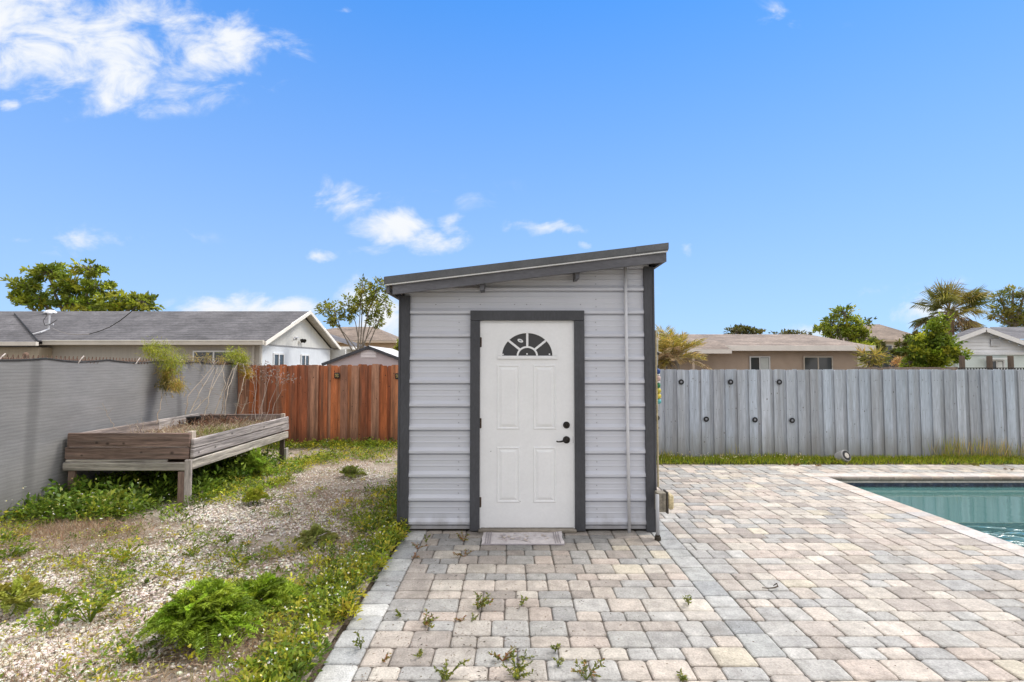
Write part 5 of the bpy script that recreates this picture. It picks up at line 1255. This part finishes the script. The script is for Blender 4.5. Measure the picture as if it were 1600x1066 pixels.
# feathery bushes and bigger weeds of the bed
FERN = [(.13, .22, .02), (.16, .26, .03), (.11, .19, .018), (.20, .30, .035), (.08, .14, .015)]
def ferny(loc, rx, ry, h, nf, label, cols=FERN, group=None):
    loc = Vector(loc); t = thing('feathery_weed', loc, label, 'weed', group); f = Fol(); b = MB()
    for i in range(nf):
        th = random.uniform(0, 6.28); e = random.random() ** .6
        tip = loc + Vector((math.cos(th) * rx * e, math.sin(th) * ry * e, h * (.95 - .72 * e * e) * random.uniform(.75, 1.1)))
        mid = loc.lerp(tip, .5) + Vector((0, 0, h * .5))
        base = loc + Vector((random.gauss(0, .04), random.gauss(0, .04), 0))
        ss = np.linspace(.35, 1, 17); bz = lambda s: (1 - s) ** 2 * np.array(base) + 2 * s * (1 - s) * np.array(mid) + s * s * np.array(tip)
        pts = np.array([bz(s) for s in ss]); tan = unit(np.gradient(pts, axis=0)); sd_ = unit(np.cross(tan, np.array([0, 0, 1.0]) + RNG.normal(size=3) * .3))
        b.tube([Vector(bz(s)) for s in (0, .35, .7, 1)], [.004, .003, .002, .001], 4, (.10, .16, .03))
        col = pick(cols, 1)[0]
        for sg in (-1, 1):
            ll = (.088 * (1.1 - np.abs(ss - .55) * 1.1) * random.uniform(.8, 1.15))
            d = sg * sd_ + tan * .28 + np.array([0, 0, -.1]) + RNG.normal(size=sd_.shape) * .12
            f.lv(pts, d, ll, ll * .13, np.clip(col * (1 + RNG.normal(size=(17, 1)) * .12), .005, 1), bend=.08)
            for u_ in (.35, .65):
                for s2 in (-1, 1):
                    f.lv(pts + unit(d) * (ll * u_)[:, None], d + s2 * tan * .9, ll * .42, ll * .13, np.clip(col * (1 + RNG.normal(size=(17, 1)) * .15), .005, 1), bend=.08)
    f.build('leaves', LEAF, t); b.build('stems', LEAF, t); return t
ferny(gnd(318, 1003), .36, .30, .34, 92, 'large bright green feathery bush in the middle of the gravel bed')
ferny(gnd(405, 950), .34, .24, .18, 56, 'lower feathery bush just behind the large bright green one')
ferny(gnd(488, 848), .24, .2, .12, 13, 'feathery grey green weed tuft between bare gravel and the shed', [(.15, .19, .07), (.18, .22, .08)])
ferny(gnd(548, 748), .26, .22, .16, 14, 'feathery weed clump on the white gravel patch close to the shed and cedar fence', [(.13, .18, .05), (.16, .21, .06)])
ferny(gnd(398, 748), .22, .2, .42, 40, 'tall feathery grass clump beneath the far end of the planter', [(.13, .22, .03), (.17, .27, .04)])
ferny(gnd(400, 790), .14, .12, .20, 14, 'spiky yellow green weed in front of the planter side', [(.18, .24, .03), (.24, .29, .05)])
ferny(gnd(32, 960), .24, .2, .24, 12, 'upright feathery weed with yellowing tips near the picture corner', [(.15, .20, .04), (.20, .23, .05)])
def leafy(px, py, r, h, n, sz, lb, cols=GRN):
    return sprig(gnd(px, py), r, h, n, sz, cols, lb, None, 'leafy_weed', wr=.5)
leafy(140, 975, .26, .22, 260, .04, 'wide leafy weed beside the upright feathery weed', GRN + YGR[:2])
leafy(85, 985, .22, .16, 160, .04, 'leafy weed low on the ground between two larger weeds near the corner')
leafy(195, 880, .22, .14, 180, .035, 'yellow green weed patch on the gravel behind the large feathery bush', YGR + GRN[:2])
leafy(300, 870, .12, .10, 90, .03, 'weed tuft on open gravel straight before the planter leg', GRN)
leafy(270, 905, .20, .09, 120, .03, 'flat weed patch on the gravel uphill of the large feathery bush', YGR + GRN[:1])
leafy(355, 850, .12, .09, 90, .03, 'small leafy weed alone on the whitest gravel', GRN)
leafy(375, 885, .12, .08, 80, .03, 'small leafy weed on gravel right behind the lower feathery bush', GRN + YGR[:1])
leafy(30, 815, .22, .14, 160, .04, 'grassy weed against the foot of the mesh screen', YGR + GRN)
leafy(15, 875, .20, .14, 160, .04, 'broad weed at the picture edge below the mesh screen', GRN)
leafy(105, 795, .2, .30, 220, .07, 'big leafed weed below the planter corner at the mesh screen', [(.06, .12, .02), (.09, .16, .03)])
leafy(265, 768, .16, .38, 160, .075, 'tall big leafed weed standing beside the planter front leg', [(.05, .105, .02), (.08, .15, .025), (.12, .18, .03)])
leafy(185, 775, .25, .28, 240, .07, 'bushy big leafed weed beneath the middle of the planter front', [(.06, .12, .02), (.09, .16, .03), (.11, .18, .03)])
leafy(215, 1040, .10, .14, 80, .03, 'thin leafy weed at the bottom beside the straw', GRN)
leafy(400, 1050, .14, .10, 110, .035, 'weed patch at the bottom edge between bush and pavers', GRN + YGR)
leafy(470, 1040, .16, .10, 140, .035, 'bright weed patch at the bottom edge touching the grey edge course', YGR + GRN)

# ------------------------------------------------------------------ vines and dry stalks at the planter
def vine(pts, rad, n, size, label, cols, hang):
    p0 = Vector(pts[0]); t = thing('hanging_vine', p0, label, 'vine'); f = Fol(); b = MB()
    for i in range(len(pts)):
        m = n // len(pts); c = np.array(pts[i]); r = rad[i]
        P = c + RNG.normal(size=(m, 3)) * r * np.array([.55, .55, .6])
        D = unit(RNG.normal(size=(m, 3)) * .8 + np.array([.25, -.2, hang - 1.0 * (i > 0)]))
        f.lv(P, D, size * RNG.uniform(.6, 1.6, m), size * .085, pick(cols[min(i, len(cols) - 1)], m, .2), bend=.2)
    b.tube([Vector(p) for p in pts], .006, 5, (.25, .2, .12))
    for _ in range(26):                                      # loose trailing strands
        p = Vector(random.choice(pts)) + Vector((random.gauss(0, .06), -abs(random.gauss(0, .04)), 0)); d = Vector((random.gauss(.06, .12), random.gauss(-.02, .03), -random.uniform(.12, .4)))
        b.tube([p, p + d * .5 + Vector((random.gauss(0, .02), 0, 0)), p + d], [.003, .0025, .001], 4, random.choice(((.42, .36, .24), (.34, .30, .16))))
    f.build('leaves', LEAF, t); b.build('stems', DRY, t); return t
VB, VY, VT = [(.20, .25, .035), (.25, .29, .05), (.15, .20, .025)], [(.24, .22, .06), (.19, .19, .04), (.30, .24, .10)], [(.38, .31, .18), (.28, .24, .09), (.17, .17, .05)]
VD = [(.06, .07, .02), (.10, .11, .03), (.22, .2, .08)]
yv = 7.85
vine([at(238, 548, yv), at(258, 553, yv), at(268, 568, yv), at(262, 582, yv), at(258, 597, yv - .02), at(275, 600, yv - .03)], [.11, .16, .12, .09, .08, .09], 3600, .075, 'bright green vine clump tumbling over the top of the mesh screen', [VB, VB, VB, VY, VD, VY], -.2)
yv = 10.2
vine([at(362, 557, yv), at(372, 555, yv), at(380, 562, yv), at(383, 575, yv), at(387, 583, yv)], [.13, .14, .09, .06, .05], 1500, .10, 'yellow green vine tuft over the screen corner next to the cedar fence', [VB, VB, VB, VY, [(.32, .25, .06)]], .2)
vine([at(285, 560, 8.2), at(305, 559, 8.7), at(325, 559, 9.1), at(345, 561, 9.6)], [.07, .07, .08, .07], 420, .06, 'thin green creeper along the screen top between the two vine clumps', [VB, VY], .1)
def stalks(name, label, lines, r0, twigs=0, cols=((.48, .40, .31), (.40, .32, .24)), head=None):
    p0 = Vector(lines[0][0]); t = thing(name, p0, label, 'dry stalks'); b = MB(); f = Fol()
    for ln in lines:
        pts = [Vector(p) for p in ln]; n = len(pts)
        pts2 = []
        for a, c in zip(pts, pts[1:]):
            for q in range(4):
                s = q / 4; pts2.append(a.lerp(c, s) + Vector((random.gauss(0, .008), random.gauss(0, .008), 0)))
        pts2.append(pts[-1]); m = len(pts2)
        b.tube(pts2, [r0 * (1 - .7 * i / m) for i in range(m)], 5, random.choice(cols))
        for _ in range(twigs):
            i = random.randrange(1, m - 1); p = pts2[i]; d = Vector((random.gauss(0, .6), random.gauss(0, .3), random.uniform(-.3, .8))) * random.uniform(.06, .2)
            b.tube([p, p + d * .6 + Vector((0, 0, .02)), p + d], [r0 * .4, r0 * .3, r0 * .15], 4, random.choice(cols))
        if head:
            k = 36; P = np.array(pts2[-1]) + RNG.normal(size=(k, 3)) * np.array([head, head * .6, head * .45])
            f.lv(P, RNG.normal(size=(k, 3)) + (0, 0, .2), .05, .012, pick([(.36, .30, .26), (.28, .22, .19)], k))
    b.build('stems', DRY, t)
    if head: f.build('dry_foliage', DRY, t)
    return t
q = lambda px, py, Y: at(px, py, Y)
stalks('dry_stalks', 'pale dry vine stems leaning against the mesh screen behind the planter', [
    [q(290, 648, 7.9), q(293, 620, 8.0), q(318, 590, 8.6), q(342, 563, 9.2)], [q(296, 645, 8.0), q(312, 615, 8.2), q(335, 575, 8.8)], [q(303, 642, 8.0), q(325, 620, 8.2), q(340, 575, 8.8)],
    [q(318, 650, 8.2), q(330, 610, 8.4), q(352, 566, 9.2)], [q(345, 650, 8.4), q(352, 612, 8.5), q(364, 575, 9.3)], [q(352, 650, 8.4), q(355, 620, 8.5), q(362, 590, 9.0), q(372, 566, 9.6)], [q(366, 648, 8.4), q(377, 610, 8.5), q(384, 585, 8.8), q(380, 568, 9.6)], [q(378, 646, 8.4), q(386, 620, 8.5)], [q(335, 648, 8.3), q(352, 600, 8.5), q(346, 570, 9)]], .008, 7)
stalks('dry_stalks', 'thin dry flower stalks with grey brown heads rising before the cedar fence', [
    [q(393, 655, 8.3), q(400, 610, 8.4), q(402, 575, 8.5)], [q(408, 655, 8.3), q(412, 620, 8.4), q(416, 588, 8.5)], [q(412, 662, 8.2), q(425, 620, 8.3), q(440, 588, 8.4)], [q(421, 660, 8.2), q(430, 630, 8.3), q(447, 592, 8.4)], [q(400, 655, 8.3), q(396, 600, 8.4), q(393, 572, 8.5)], [q(404, 655, 8.3), q(418, 600, 8.4), q(425, 578, 8.5)]], .005, 5, ((.36, .29, .24), (.44, .36, .30)), .10)
stalks('dry_stalks', 'single bleached stem hanging below the bright green vine clump', [[q(245, 662, 7.4), q(248, 640, 7.5), q(253, 605, 7.8)]], .0075, 3)
stalks('dry_stalks', 'fine pale stalks rising from the front end of the planter soil', [[q(182, 672, 6.3), q(172, 655, 6.3), q(160, 630, 6.3)], [q(215, 672, 6.4), q(214, 656, 6.4)], [q(222, 676, 6.4), q(225, 658, 6.4)], [q(205, 676, 6.4), q(202, 662, 6.4)]], .004, 2)
# dead stuff in the planter
f = Fol(); n = 2600; x = RNG.uniform(-5.1, -3.85, n); y = RNG.uniform(6.7, 8.5, n)
f.lv(np.stack([x, y, np.full(n, .66)], 1), np.stack([RNG.normal(size=n), RNG.normal(size=n), np.abs(RNG.normal(size=n)) * .7], 1), RNG.uniform(.05, .2, n), .006, pick(DRYC + [(.20, .13, .09), (.5, .45, .3)], n), bend=.2)
n = 420; x = RNG.normal(size=n) * .16 - 4.15; y = RNG.normal(size=n) * .35 + 7.2; f.lv(np.stack([x, y, np.full(n, .63)], 1), np.stack([RNG.normal(size=n) * .6, RNG.normal(size=n) * .6, np.ones(n)], 1), RNG.uniform(.08, .2, n), .007, pick(YGR, n), bend=.15)
n = 500; x = RNG.normal(size=n) * .25 - 4.75; y = RNG.normal(size=n) * .2 + 8.25; f.lv(np.stack([x, y, np.full(n, .68)], 1), np.stack([RNG.normal(size=n), RNG.normal(size=n), np.abs(RNG.normal(size=n)) * .5], 1), RNG.uniform(.08, .22, n), .016, pick([(.15, .08, .05), (.22, .12, .07)], n), bend=.3)
o = f.build('dead_growth', DRY, kind='stuff'); tag(o, 'tangle of dead grass and leaves on the planter soil', 'dead plants')

# ------------------------------------------------------------------ trees
def tree(name, label, base, blobs, tr, leaf, n, cols, fork=.4, group=None, sub=14, cat='tree', spread=.15, stem_list=None, wr=.45, up=.0, twig=True, bs=1.0, sway=0.0):
    base = Vector(base); t = thing(name, base, label, cat, group); b = MB(); f = Fol()
    top = max(bl[2] for bl in blobs); fk = base + Vector((0, 0, (top - base.z) * fork)); fk.x += random.gauss(0, .1)
    if stem_list is None: b.tube([base, base.lerp(fk, .5) + Vector((random.gauss(0, .05), 0, 0)), fk], [tr, tr * .85, tr * .75], 8)
    vol = np.array([bl[3] * bl[4] * bl[5] for bl in blobs]) ** .75; vol = vol / vol.sum()
    for bl, vv in zip(blobs, vol):
        c = Vector(bl[:3]); rad = np.array(bl[3:6]) * bs; s0 = fk + Vector((random.uniform(-sway, sway), random.uniform(-sway, sway), -sway)) if stem_list is None else base + Vector((random.gauss(0, tr * 1.2), random.gauss(0, tr * 1.2), 0))
        mid = s0.lerp(c, .5) + Vector((random.gauss(0, .12), random.gauss(0, .12), .12)) * (c - s0).length * .4
        end = c + Vector((0, 0, bl[5] * .4))
        b.tube([s0, s0.lerp(mid, .6), mid.lerp(c, .3), c, end], [tr * .55, tr * .42, tr * .3, tr * .2, tr * .06], 6)
        k = max(4, int(sub)); dirs = unit(RNG.normal(size=(k, 3))); rr = RNG.uniform(.35, 1.0, (k, 1)); sc_ = np.array(c) + dirs * rr * rad
        if twig:
            for p in sc_: b.tube([c.lerp(end, random.random() * .6), Vector(p)], [tr * .14, tr * .05], 4)
        m = max(20, int(n * vv)); idx = RNG.integers(0, k, m)
        P = sc_[idx] + RNG.normal(size=(m, 3)) * rad * spread
        D = unit((P - np.array(c)) / rad) + RNG.normal(size=(m, 3)) * .7 + (0, 0, up)
        cc = pick(cols, k, .2)[idx] * (1 + RNG.normal(size=(m, 1)) * .15)
        f.lv(P, D, leaf * RNG.uniform(.6, 1.3, m), leaf * wr, np.clip(cc, .004, .8), bend=.15)
    f.build('crown', LEAF, t); b.build('trunk', BARK, t); return t
TG = [(.11, .165, .025), (.15, .215, .03), (.075, .115, .02), (.19, .25, .035), (.23, .28, .04)]
def bl(px, py, Y, rx, ry, rz=None):
    p = at(px, py, Y); s = Y / F; return (p.x, p.y, p.z, rx * s, (rz or rx) * s, ry * s)
YT = 36
tree('broadleaf_tree', 'spreading open crowned tree rising behind the grey roofed house', (at(125, 500, YT).x, YT, 0),
     [bl(38, 448, YT, 26, 20), bl(75, 425, YT, 34, 17), bl(60, 470, YT, 30, 14), bl(105, 448, YT, 30, 22), bl(142, 420, YT, 26, 14), bl(150, 448, YT, 26, 20), bl(185, 470, YT, 32, 17), bl(222, 473, YT, 28, 16), bl(120, 475, YT, 40, 12), bl(30, 463, YT, 16, 9), bl(165, 482, YT, 45, 9)], .28, .34, 6600, TG, .35, sub=26, spread=.14, bs=.80)
YS = 24
sb = at(555, 548, YS)
tree('bare_stemmed_tree', 'sparse tree with many bare pale stems rising behind the pinkish shed roof', (sb.x, YS, 0),
     [bl(508, 484, YS, 11, 14), bl(524, 490, YS, 14, 18), bl(545, 480, YS, 15, 18), bl(563, 480, YS, 15, 22), bl(566, 447, YS, 11, 16), bl(588, 455, YS, 16, 16), bl(583, 480, YS, 16, 18), bl(603, 480, YS, 11, 12), bl(587, 502, YS, 14, 10), bl(522, 504, YS, 9, 10), bl(596, 445, YS, 10, 9)], .07, .16, 2700, [(.16, .20, .04), (.12, .155, .03), (.21, .24, .05), (.10, .13, .03)], .42, sub=16, spread=.14, twig=True, sway=.28, bs=1.1)
tree('round_shrub', 'small yellow green shrub peeking out beside the shed post over the cedar fence', (at(620, 560, 20).x, 20, 0), [bl(621, 545, 20, 13, 14), bl(632, 553, 20, 12, 14)], .06, .16, 700, [(.20, .22, .03), (.14, .17, .03)], .5, cat='shrub')
YR_ = 38
tree('broadleaf_tree', 'airy light green tree standing behind the end of the tan bungalow', (at(1325, 560, YR_).x, YR_, 0),
     [bl(1320, 492, YR_, 20, 15), bl(1345, 508, YR_, 18, 14), bl(1302, 505, YR_, 18, 10), bl(1285, 517, YR_, 20, 8), bl(1330, 518, YR_, 24, 12), bl(1350, 530, YR_, 20, 14), bl(1308, 520, YR_, 26, 8), bl(1330, 545, YR_, 34, 12)], .2, .32, 3300, TG + [(.16, .20, .035)], .4, sub=20, spread=.15, wr=.36, bs=.9)
tree('dark_tree', 'rounded dark tree top showing over the ridge of the tan bungalow', (at(1163, 530, 60).x, 60, 0), [bl(1163, 517, 60, 24, 7), bl(1150, 520, 60, 14, 6), bl(1180, 521, 60, 14, 5), bl(1163, 540, 60, 24, 14)], .3, .45, 1500, [(.06, .07, .025), (.08, .09, .03)], .5)
tree('dark_tree', 'faint low tree top over the tan bungalow ridge nearer the light green tree', (at(1230, 530, 62).x, 62, 0), [bl(1222, 521, 62, 14, 4), bl(1245, 521, 62, 16, 4), bl(1232, 540, 62, 24, 12)], .3, .4, 900, [(.07, .08, .03), (.09, .10, .04)], .5)
YB_ = 20
tree('leafy_tree', 'dense glossy green young tree in front of the palm and white house', (at(1452, 575, YB_).x, YB_, 0),
     [bl(1467, 505, YB_, 10, 12), bl(1460, 520, YB_, 18, 14), bl(1447, 535, YB_, 20, 14), bl(1470, 540, YB_, 22, 14), bl(1430, 552, YB_, 18, 12), bl(1455, 558, YB_, 26, 14), bl(1485, 555, YB_, 20, 11), bl(1420, 566, YB_, 12, 10), bl(1445, 575, YB_, 28, 12), bl(1480, 498, YB_, 6, 5)], .09, .15, 6500, [(.10, .16, .02), (.15, .21, .025), (.07, .12, .018), (.20, .25, .03)], .3, sub=24, spread=.17, wr=.5)
tree('dark_shrub', 'dark olive shrub between the tan bungalow and the cream house', (at(1372, 560, 44).x, 44, 0), [bl(1366, 547, 44, 13, 11), bl(1374, 541, 44, 7, 8), bl(1362, 560, 44, 13, 10)], .1, .34, 1600, [(.05, .06, .02), (.08, .09, .03)], .5, cat='shrub')
tree('dark_shrub', 'olive shrub below the cream house roof next to the leafy tree', (at(1412, 560, 46).x, 46, 0), [bl(1410, 542, 46, 8, 8), bl(1426, 532, 46, 10, 12), bl(1415, 550, 46, 16, 10)], .1, .34, 1600, [(.06, .075, .02), (.09, .10, .03)], .5, cat='shrub')
YP = 48
tree('pine_tree', 'layered dark pine with open spreading boughs behind the white house roof', (at(1586, 560, YP).x, YP, 0),
     [bl(1562, 464, YP, 12, 7), bl(1583, 456, YP, 15, 6), bl(1600, 462, YP, 16, 8), bl(1572, 480, YP, 16, 6), bl(1560, 492, YP, 15, 6), bl(1596, 480, YP, 14, 7), bl(1580, 496, YP, 16, 8), bl(1606, 495, YP, 16, 9), bl(1588, 507, YP, 20, 7), bl(1625, 475, YP, 16, 8)], .34, .42, 3000, [(.08, .11, .03), (.12, .14, .035), (.17, .165, .04)], .6, sub=16, spread=.14, wr=.22, twig=False, bs=.92)

# fan palm behind the white house
def fan_palm(loc, crown, label, nf, L_, blade, wind):
    loc, crown = Vector(loc), Vector(crown); t = thing('fan_palm', loc, label, 'palm'); b = MB(); f, fd = Fol(), Fol(); st = MB()
    b.tube([loc, loc.lerp(crown, .5) + Vector((.1, 0, 0)), crown - Vector((0, 0, .3)), crown], [.30, .26, .28, .16], 10, (1.1, .9, .7))
    for i in range(nf):
        az = random.uniform(0, 6.28); el = R(-50 + 135 * (i / nf)) + random.gauss(0, .12)
        d = Vector((math.cos(az) * math.cos(el) + wind, math.sin(az) * math.cos(el), math.sin(el))).normalized()
        dead = el < R(-8) and random.random() < .8
        pl_ = L_ * random.uniform(.75, 1.1); end = crown + d * pl_ + Vector((0, 0, -.12 * pl_))
        st.tube([crown, crown.lerp(end, .5) + Vector((0, 0, .08)), end], [.035, .028, .018], 5, (.36, .28, .12) if not dead else (.34, .22, .12))
        side = d.cross(Vector((0, 0, 1))); side = side.normalized() if side.length > .1 else Vector((1, 0, 0)); nrm = side.cross(d)
        side = (side + nrm * random.uniform(-.6, .6)).normalized()
        nb_ = 22; a = np.linspace(R(-105), R(105), nb_)
        D = np.cos(a)[:, None] * np.array(d) + np.sin(a)[:, None] * np.array(side) + np.array([wind * .5, 0, -.18 if not dead else -.6])
        ln = blade * (1 - .28 * np.abs(np.sin(a))) * RNG.uniform(.85, 1.1, nb_)
        c = pick([(.30, .20, .11), (.38, .27, .16), (.24, .16, .09)], nb_, .12) if dead else pick([(.10, .115, .03), (.15, .15, .04), (.075, .09, .025), (.20, .18, .06)], 1, .15) * (1 + RNG.normal(size=(nb_, 1)) * .12)
        P0 = np.repeat(np.array(end)[None], nb_, 0); Du = unit(D)
        ff = fd if dead else f
        ff.lv(P0, D, ln, .085, np.clip(c, .005, 1), bend=.03)
        ff.lv(P0 + Du * (ln * .62)[:, None], D + np.array([wind * .4, 0, -.85]), ln * .55, .05, np.clip(c * 1.1, .005, 1), bend=.03)
    f.build('green_fronds', LEAF, t); fd.build('dead_fronds', DRY, t); st.build('leaf_stalks', DRY, t); b.build('trunk', BARK, t); return t
YF = 40
fan_palm((at(1484, 570, YF).x, YF, 0), at(1483, 487, YF), 'tall windblown fan palm with brown dead skirt behind the leafy tree', 50, 1.55, 1.42, .22)
tree('small_palm_clump', 'ragged low palm with pale trunk between the bungalow corner and the mesh enclosure', (at(1362, 575, 24).x, 24, 0), [bl(1360, 556, 24, 14, 6), bl(1372, 558, 24, 10, 5), bl(1358, 566, 24, 8, 6)], .13, .5, 260, [(.16, .17, .04), (.26, .22, .08), (.10, .12, .03)], .6, wr=.1, cat='palm')
tree('dry_shrub', 'tan dried shrub at the foot of the leafy tree near the enclosure', (at(1408, 575, 21).x, 21, 0), [bl(1409, 566, 21, 10, 11), bl(1400, 572, 21, 9, 8)], .05, .16, 500, [(.36, .24, .13), (.28, .2, .1)], .4, cat='shrub', wr=.15)
# feather palm by the shed
def feather_palm(loc, crown, label, nf, L_, cat='palm'):
    loc, crown = Vector(loc), Vector(crown); t = thing('feather_palm', loc, label, cat); b = MB(); f, fd = Fol(), Fol()
    b.tube([loc, crown], [.16, .15], 9)
    st = MB()
    for i in range(nf):
        az = random.uniform(0, 6.28); k = i / nf; el = R(78 - 88 * k) + random.gauss(0, .1); ln = L_ * random.uniform(.7, 1.1)
        d = Vector((math.cos(az) * math.cos(el), math.sin(az) * math.cos(el), math.sin(el)))
        p0 = crown; p1 = crown + d * ln * .6; p2 = p1 + Vector((d.x, d.y, d.z - .9 * (1 - .5 * abs(d.z)))).normalized() * ln * .55
        ss = np.linspace(.15, 1, 34); pts = np.array([(1 - s) ** 2 * np.array(p0) + 2 * s * (1 - s) * np.array(p1) + s * s * np.array(p2) for s in ss])
        tan = unit(np.gradient(pts, axis=0)); side = unit(np.cross(tan, np.array([0, 0, 1.0]) + RNG.normal(size=3) * .2))
        st.tube([Vector(p) for p in pts[::6]], [.014, .012, .010, .008, .006, .003], 4, (.42, .34, .17))
        dead = k > .45 and random.random() < .85
        cols = [(.40, .28, .14), (.48, .36, .19), (.30, .2, .1)] if dead else [(.24, .22, .06), (.17, .18, .05), (.32, .27, .09)]
        for sg in (-1, 1):
            m = len(pts); (fd if dead else f).lv(pts, sg * side * .9 + tan * .75 + np.array([0, 0, -.25 if dead else .12]) + RNG.normal(size=(m, 3)) * .14, .30 * (1.15 - np.abs(ss - .45)) * RNG.uniform(.8, 1.15, m), .017, pick(cols, m), bend=.12)
    f.build('green_fronds', LEAF, t); fd.build('dead_fronds', DRY, t); st.build('leaf_stalks', DRY, t); b.build('trunk', BARK, t); return t
YC = 11.5
feather_palm((at(1052, 580, YC).x, YC, 0), at(1051, 562, YC), 'dry yellow brown feather palm looking over the grey fence next to the shed', 34, .72)
